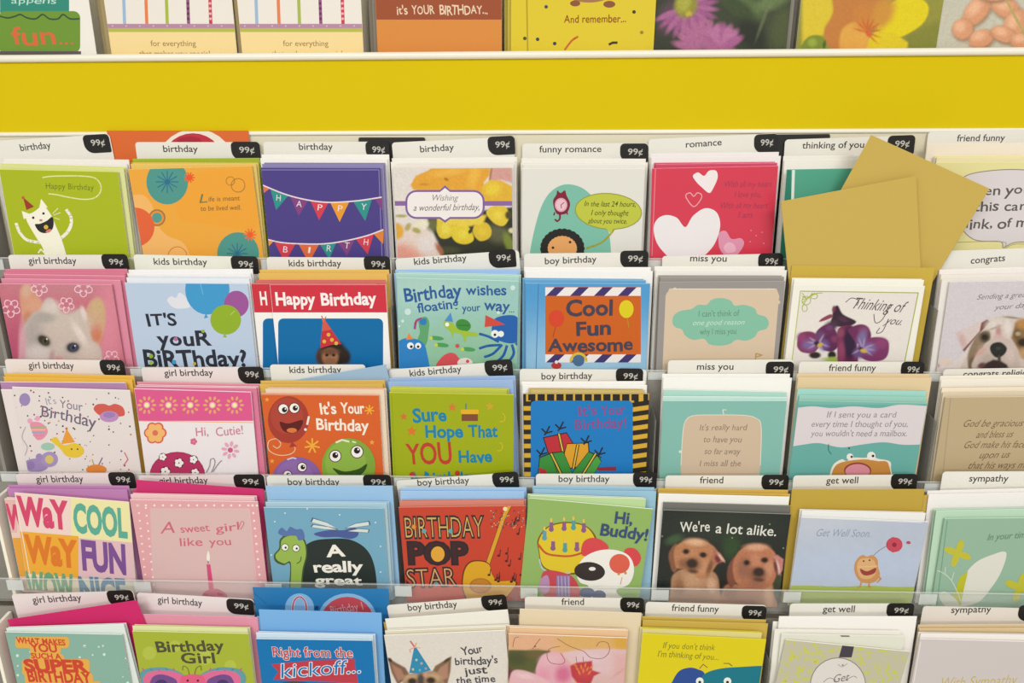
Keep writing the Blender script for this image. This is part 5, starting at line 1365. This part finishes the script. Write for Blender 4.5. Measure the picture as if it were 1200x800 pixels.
def a_leaf(A):
    A.line([(1110, 610), (1097, 715)], 1.2, '6f9a80'); A.line([(1103, 608), (1090, 712)], 1, '9cc0a4')
    A.poly(spline([(1120, 708), (1127, 680), (1142, 660), (1162, 650), (1179, 647), (1174, 668), (1162, 688), (1145, 706)], True), 'd9d8cc')
    A.blob([(1113, 712), (1120, 690), (1125, 676), (1131, 672), (1134, 670), (1130, 688), (1124, 712)], 'b9b92f')
    y = A.y()
    for x, yy, s in ((1122, 648, 1), (1195, 688, 1.1), (1230, 660, 1)):
        for a in (20, 110, 200, 290): A.ell(x + 8 * s * math.cos(R(a)), yy + 8 * s * math.sin(R(a)), 8.6 * s, 4 * s, 'bdb93a', rot=a)
    A.line([(1091, 666), (1105, 671), (1115, 680), (1122, 694), (1126, 705)], 1.2, 'c4d6c0', smooth=True); A.line([(1115, 680), (1118, 670)], 1, 'c4d6c0'); A.line([(1107, 672), (1108, 664)], 1, 'c4d6c0')
    A.blob([(1108, 710), (1100, 697), (1108, 693), (1122, 704), (1124, 714)], 'd2d4c6')
    A.text('In your time of loss', 1156, 633, 1235, 627, 7.5, '6a8a70', sh=.35)
pocket(4, 7, 'sage green sympathy card with a white leaf and yellow flowers', 'sage green leaf card',
       D('sympathy', (1105, 552.5), (1250, 552), 1135, 1181, 564, (1220, 1252, 552)),
       [((1087, 575), (1249, 571), 'eeeae6', 'white')], [((1097, 598), (1248, 595), 'b8d6bc')], ((1107, 607), (1251, 606), '92b39b'), a_leaf, inner='b2ceb4', top='c0dcc2')

# ------------------------------------------------------------------ fifth row
def a_super(A):
    rr = random.Random(11); y = A.y()
    for q in range(34): A.dot(rr.uniform(8, 150), rr.uniform(752, 800), rr.uniform(.8, 1.8), 'cfe0d6', y=y)
    for q in ((19, 746, 80, 758), (36, 756, 70, 766), (36, 766, 74, 774), (27, 772, 104, 790), (30, 788, 108, 800), (40, 798, 118, 812)):
        A.rrect(q[0] - 1, q[1], q[2] + 1, q[3] + 1, 4, 'e0a84a')
    t = 'c9452f'
    A.text('WHAT MAKES', 20, 753, 77, 756, 6.5, t, wt=.03); A.text('YOU', 37, 763, 68, 764, 9, t, wt=.03); A.text('SUCH A', 37, 771, 72, 772, 6, t, wt=.03)
    A.text('SUPER', 30, 786, 102, 787, 13, t, wt=.05); A.text('BIRTHDAY', 33, 798, 107, 800, 12, t, wt=.035); A.text('GIRL?', 46, 814, 117, 814, 12, t, wt=.04)
    A.line([(7, 744), (14, 812)], 1, 'dfe8e0')
pocket(5, 0, "grey-teal 'What makes you such a super birthday girl?' card", "grey-teal 'super birthday girl' card",
       D('girl birthday', (13, 696), (156, 692), 39, 96, 706.5, (124, 155, 691.5), 703.5, col='e6dbd8'),
       [((8, 726), (160, 703), 'c92c68', 'hot pink'), ((9, 733), (156, 729), 'd2447a', 'second hot pink', "hot pink envelope nearest to the 'super birthday girl' card")], [((7, 736), (145, 731), 'dbe4de')], ((6, 740), (143, 743), '86ae9e'), a_super, inner='dde6e0', top='e2e8e2')

def a_bgirl(A):
    for x, y, r in ((240, 770, 9), (175, 765, 8), (270, 780, 7), (205, 757, 7)): A.dot(x, y, r, 'b0bb48')
    g = '4c4c34'
    A.text('Birthday', 183, 764, 263, 762, 12, g, wt=.024, jit=.12); A.text('Girl', 212, 777, 254, 777, 12, g, wt=.024, jit=.12)
    for s in (-1, 1):
        p = [(225 + s * 8, 793), (225 + s * 26, 783), (225 + s * 46, 782), (225 + s * 60, 787), (225 + s * 62, 800), (225 + s * 40, 815), (225 + s * 8, 815)]
        A.blob(p, '5f98a0'); A.blob([(225 + (x - 225) * .9, 801 + (y - 801) * .82) for x, y in p], 'd86a94'); A.blob([(225 + s * 18, 797), (225 + s * 34, 790), (225 + s * 46, 793), (225 + s * 48, 806), (225 + s * 22, 810)], '6f4a88'); A.ell(225 + s * 36, 801, 7, 5, '4a3468')
        for q in range(5): A.line([(225 + s * (20 + q * 9), 786 - q % 2), (225 + s * (22 + q * 9), 783)], 2, ('c05a9c', '4a86a4')[q % 2])
        A.line([(225 + s * 3, 791), (225 + s * 5, 783), (225 + s * 10, 780), (225 + s * 11, 785)], 1.1, '6a6a34', smooth=True)
    A.blob([(212, 795), (216, 791), (226, 790), (236, 791), (240, 796), (240, 815), (212, 815)], 'dd5a80')
    A.dot(220, 797, 1.4, '3a2a34'); A.dot(232, 797, 1.4, '3a2a34')
pocket(5, 1, "lime 'Birthday Girl' card with a pink butterfly", "lime 'Birthday Girl' butterfly card",
       D('girl birthday', (160, 694), (297, 702), 185, 237, 706, (265, 297, 701), 710, col='e8dedc', pd=1.5),
       [((160, 719), (302, 723), 'dd94a8', 'pink'), ((158, 727), (300, 729), 'd98ca2', 'second pink', "pink envelope nearest to the 'Birthday Girl' butterfly card")], [((155, 733), (290, 736), 'dbe0a8')], ((155, 739), (291, 742), 'a3b036'), a_bgirl, top='d8dc9c')

def a_kick(A):
    A.poly([(318, 778), (372, 773), (416, 772), (416, 780), (420, 800), (320, 796), (326, 787)], 'b83a48')
    def out(t, x0, y0, x1, y1, h, a, b, wt, sh=0, jit=0):
        A.text(t, x0, y0, x1, y1, h, a, wt=wt + .03, sh=sh, jit=jit); A.text(t, x0, y0, x1, y1, h, b, wt=wt, sh=sh, jit=jit)
    out('Right from the', 319, 769, 414, 770, 11, 'e6e0dc', 'b8424a', .012, 0, .08)
    out('kickoff...', 328, 794, 424, 788, 16, 'e4eaee', '1a72ae', .0, .2, .06)
    A.ell(345, 806, 26, 8, '5a3c30')
pocket(5, 2, "bright blue 'Right from the kickoff' card", "blue 'kickoff' card", None,
       [((303, 714), (447, 718), '78aee0', 'blue'), ((301, 722), (446, 724), '86b6e2', 'second blue', "blue envelope third from the back behind the 'kickoff' card"), ((300, 731), (440, 733), '7cb2de', 'third blue', "blue envelope nearest to the 'kickoff' card")], [((300, 741), (437, 744), 'c8dcea')], ((300, 748), (436, 750), '0f70ae'), a_kick, top='d6e2ea')
sh = Sheet(5, -0.0312, (296, 688), (455, 690))
mb = MB(); plate(mb, rounded(-sh.w / 2, sh.w / 2, 0, sh.h, 0, 0, 0, 0), 0, 0.0005, '2a78b0')
A = Art(sh, mb)
A.ell(351, 712, 17, 17, '86b4da'); A.ell(407, 724, 34, 29, '86b4da'); A.dot(371, 712, 2.6, '1c4a74')
A.ell(407, 725, 30, 26, 'bc4a54'); A.ring(351, 713, 8, 14, 3.4, 'd8d0d4', a0=150, a1=390); A.ring(351, 713, 8, 14, 1.8, 'b8485a', a0=150, a1=390)
A.text('Birthday 1', 388, 719, 428, 714, 9, 'd8a0a4', jit=.1); A.line([(297, 694), (312, 707)], .7, '1d5c8c')
o = mb.build('header_card', M_DIV); place(o, sh); note(5, 2, o, sh.w)
tag(o, "blue header card with a red disc sticking up behind the 'kickoff' card", 'header card')

def a_yorkie(A):
    P = 'P'
    b = [(P, [(454, 770), (464, 776), (475, 782), (480, 790), (474, 797), (466, 802), (459, 788)], '7a5c46', 1.2), (P, [(459, 778), (470, 784), (474, 792), (467, 798), (462, 788)], 'a37864', 1.6), (457, 773, 3, 2, 40, '3c2f24', .5),
         (P, [(529, 769), (520, 774), (510, 780), (506, 788), (515, 797), (524, 803), (528, 786)], '7e6148', 1.2), (P, [(525, 776), (516, 782), (511, 790), (518, 797), (525, 794)], 'a87f68', 1.6), (524, 773, 5, 1.6, -35, '4a3a2a', .6),
         (P, spline([(471, 802), (476, 792), (486, 788), (508, 786), (517, 794), (522, 812), (470, 812)], True), 'a08264', 1.4), (481, 794, 8, 4, -10, 'b89a78', .7), (508, 793, 8, 4, 10, 'bb9c78', .7), (493, 796, 4, 7, 0, '4a4440', .6), (499, 790, 3, 3, 0, 'c09080', .6),
         (483, 798, 5.4, 4, 0, '3a2b20', .5), (505, 797, 5.4, 4, 0, '3a2b20', .5), (493, 804, 6, 5, 0, '4c3c34', .5)]
    A.photo('d6d0c6', b, .025)
    A.poly([(479.5, 788), (485.5, 757), (487, 757), (505, 785), (498, 787), (490, 789)], '2f86ac')
    for x, y, c in ((488, 773, 'a8c6a0'), (494, 777, 'c49a9a'), (484, 784, 'c4b878'), (499, 783, 'b08c90'), (492, 785, '6aa8b8')): A.dot(x, y, 1.5, c)
    A.line([(486, 758), (481, 751)], 2.2, 'c46a5a'); A.line([(486, 758), (488, 753)], 1.6, 'd8a070'); A.line([(486, 758), (480, 761)], 1.4, 'd8a090'); A.line([(486, 758), (493, 759)], 1.2, 'd8a98c'); A.line([(480, 761), (481, 764)], 1.2, 'd09080')
    t = '45424a'
    for s, x0, x1, y, y2 in (('Your', 542, 566, 767, 764), ("birthday's", 533, 584, 779, 777), ('just', 545, 571, 790, 788), ('the time', 535, 581, 801, 799)):
        A.text(s, x0, y, x1, y2, 8.5, t, wt=.016, jit=.2)
pocket(5, 3, 'off white boy birthday card with a terrier in a blue party hat', 'party hat terrier card',
       D('boy birthday', (453, 709), (592, 698), 478, 536, 715.5, (563, 593, 697), 711),
       [((451, 725), (595, 714), 'e8e5da', 'white'), ((449, 729), (592, 718), 'cfae5c', 'yellow')], [((451, 739), (593, 733), 'dcd4bc')], ((450, 744), (592, 738), 'dcd6ca'), a_yorkie, top='efebe0')

def a_blossom(A):
    P = 'P'
    sp = lambda *p: spline(list(p), True)
    b = [(P, [(585, 740), (745, 746), (745, 765), (585, 761)], 'd8a884', 1), (P, [(650, 735), (745, 742), (745, 765), (655, 763)], 'd3a868', 10), (P, [(715, 735), (745, 742), (745, 765), (722, 765)], 'd0a044', 6),
         (P, [(585, 761), (645, 762), (640, 790), (585, 792)], '585a34', 1.5), (605, 772, 12, 8, 0, '4a4e2e', .7), (628, 766, 10, 5, 0, '6a5c38', .7), (595, 790, 6, 8, 0, '6a3840', .6),
         (P, sp((662, 764), (745, 764), (745, 805), (690, 805), (678, 784)), 'd6b6b8', 1.5), (P, [(720, 766), (745, 764), (745, 805), (715, 805)], 'd4a8a4', 8), (690, 770, 14, 6, 10, 'd8bcc0', .7), (725, 788, 14, 1.2, -35, 'c49494', .7, .6), (705, 800, 18, 10, 0, 'd0aca8', .7),
         (P, sp((628, 784), (632, 773), (638, 766), (654, 764), (664, 772), (672, 786), (670, 805), (640, 805), (630, 794)), 'd8a2ae', 1.2), (660, 790, 9, 10, 20, 'cb6c8c', .6), (646, 772, 12, 6, -10, 'dcaeb6', .7), (636, 792, 8, 8, 0, 'd894a6', .7),
         (P, sp((596, 804), (600, 787), (612, 785), (630, 791), (644, 800), (640, 810), (596, 810)), 'd9acb2', 1.2), (615, 792, 10, 3, 12, 'dfbcbe', .7),
         (P, [(668, 780), (676, 776), (694, 774), (694, 785), (704, 788), (696, 792), (692, 802), (676, 800), (670, 792)], 'b63c44', 1.2), (685, 788, 8, 6, 0, 'bf4448', .6)]
    for q in range(9): b.append((674 + q * 2.4, 779 + (q * 7 % 5) * 2.2, .9, 2.6, (q - 4) * 12, 'd8843c', .6))
    A.photo('d8a884', b, .02)
    for x in (676, 684): A.line([(x, 776), (x - 1, 769)], .8, '8c6a50')
    for p in ([(601, 758), (603, 748), (608, 746)], [(624, 760), (633, 748)], [(653, 748), (668, 757), (684, 763), (692, 770), (706, 771), (714, 763), (712, 753), (703, 752), (699, 757)], [(656, 757), (644, 760), (641, 768), (645, 776), (657, 778), (662, 774), (657, 765)]):
        A.line(p, .9, '8c6450', smooth=True)
    A.dot(627, 757, 1.2, '8c5a40')
pocket(5, 4, 'peach and pink friend card with a big pink blossom', 'pink blossom card',
       D('friend', (615, 699), (754, 701), 658, 685, 708.5, (727, 755, 700)),
       [((609, 713), (752, 718), 'dfcfae', 'tan'), ((608, 720), (751, 724), 'e2cfac', 'second tan', 'tan envelope nearest to the pink blossom card')], [((597, 734), (736, 738), 'e2bd92')], ((596, 742), (735, 747), 'dca88c'), a_blossom, inner='e8d6c4', top='efe0cc')

def a_blueface(A):
    A.text("If you don't think", 776, 759, 837, 762, 7, '7a7424', sh=.15, jit=.14); A.text("I'm thinking of you...", 770, 769, 842, 773, 7, '7a7424', sh=.15, jit=.14)
    A.blob([(784, 812), (788, 798), (796, 786), (808, 782), (818, 784), (826, 790), (824, 812)], '2b4c90')
    A.blob([(824, 815), (822, 796), (828, 788), (845, 783), (870, 781), (898, 780), (910, 784), (910, 815)], '167384')
    A.dot(820, 798, 4.6, 'e2e6dc'); A.dot(820, 799, 1.7, '22262c'); A.dot(852.5, 798, 4.6, 'e2e6dc'); A.dot(852.5, 799, 1.7, '22262c')
    A.line([(820, 783), (824, 778), (829, 782)], 1.1, '8a4a4a'); A.line([(848, 777), (854, 777), (858, 780)], 1.1, '6a3a3a')
pocket(5, 5, "bright yellow funny friend card with blue and teal heads", 'bright yellow teal head card',
       D('friend funny', (757, 705), (898, 709), 787, 842, 715.5, (870, 899, 709), 717, pd=1),
       [((752, 722), (898, 726), 'c9ad50', 'kraft')], [((753, 736), (893, 741), 'd9cf8c')], ((753, 742), (898, 749), 'd6c618'), a_blueface, top='d8ca30')

def a_damask(A):
    rr = random.Random(21); y = A.y()
    for q in range(150):
        x, yy = rr.uniform(908, 1068), rr.uniform(750, 808); a = rr.uniform(0, 180)
        A.ell(x, yy, rr.uniform(2, 4.6), rr.uniform(.9, 1.8), 'c2c45c', rot=a, n=8, y=y - (q % 10) * 1e-6)
    A.poly([(987, 756), (1001, 757), (998, 770), (983, 770)], '433d48')
    A.ell(982, 803, 33, 33, '7f7a78'); A.ell(982, 803, 32, 32, 'd8d2cc')
    A.text('Get', 975, 800, 994, 797, 9, '6f6a6a', sh=.5); A.line([(965, 799), (972, 794), (980, 797)], .8, '6f6a6a', smooth=True); A.line([(990, 797), (1000, 792), (1004, 794)], .8, '6f6a6a', smooth=True)
    A.line([(982, 778), (987, 781), (993, 777)], .8, '8f8a86', smooth=True); A.dot(987.5, 779, 1.2, '8f8a86')
def a_damask0(A):
    A.poly([(981, 740), (993, 740), (996, 746), (986, 746)], '77726e')
    y = A.y()
    for q in range(12): A.ell(1000 + q * 5, 742 + (q % 3), 2.6, 1, 'd6d88c', n=8, y=y)
pocket(5, 6, 'lime damask get well card with a white round medallion', 'lime damask medallion card',
       D('get well', (926, 707), (1071, 707), 964, 1002, 717, (1040, 1072, 706.5), 717),
       [((913, 722), (1075, 722), 'efece6', 'white'), ((906, 728), (1068, 730), 'ecebe4', 'second white', 'white envelope nearest to the lime damask medallion card')], [((916, 742), (1060, 745), 'dcdccc', a_damask0), ((908, 737), (1056, 739), 'e8e6da')], ((921, 749), (1066, 763), 'bdb9a0'), a_damask, top='e4e2da')

def a_plain(A):
    A.text('With Sympathy', 1100, 806, 1190, 802, 12, 'bfae6a', sh=.3)
    A.line([(1079, 752), (1068, 815)], 1, 'e6ded8')
pocket(5, 7, 'plain pale lavender sympathy card', 'plain lavender card',
       D('sympathy', (1082, 710), (1228, 713), 1114, 1161, 718, (1195, 1228, 709), 717, col='e4dcd2'),
       [((1076, 732), (1229, 731), 'd9c299', 'tan')], [((1079, 742), (1226, 744), 'efeae4')], ((1078, 748), (1228, 752), 'c9c1bf'), a_plain, inner='e4d8c4', top='e8e2de')

fins()
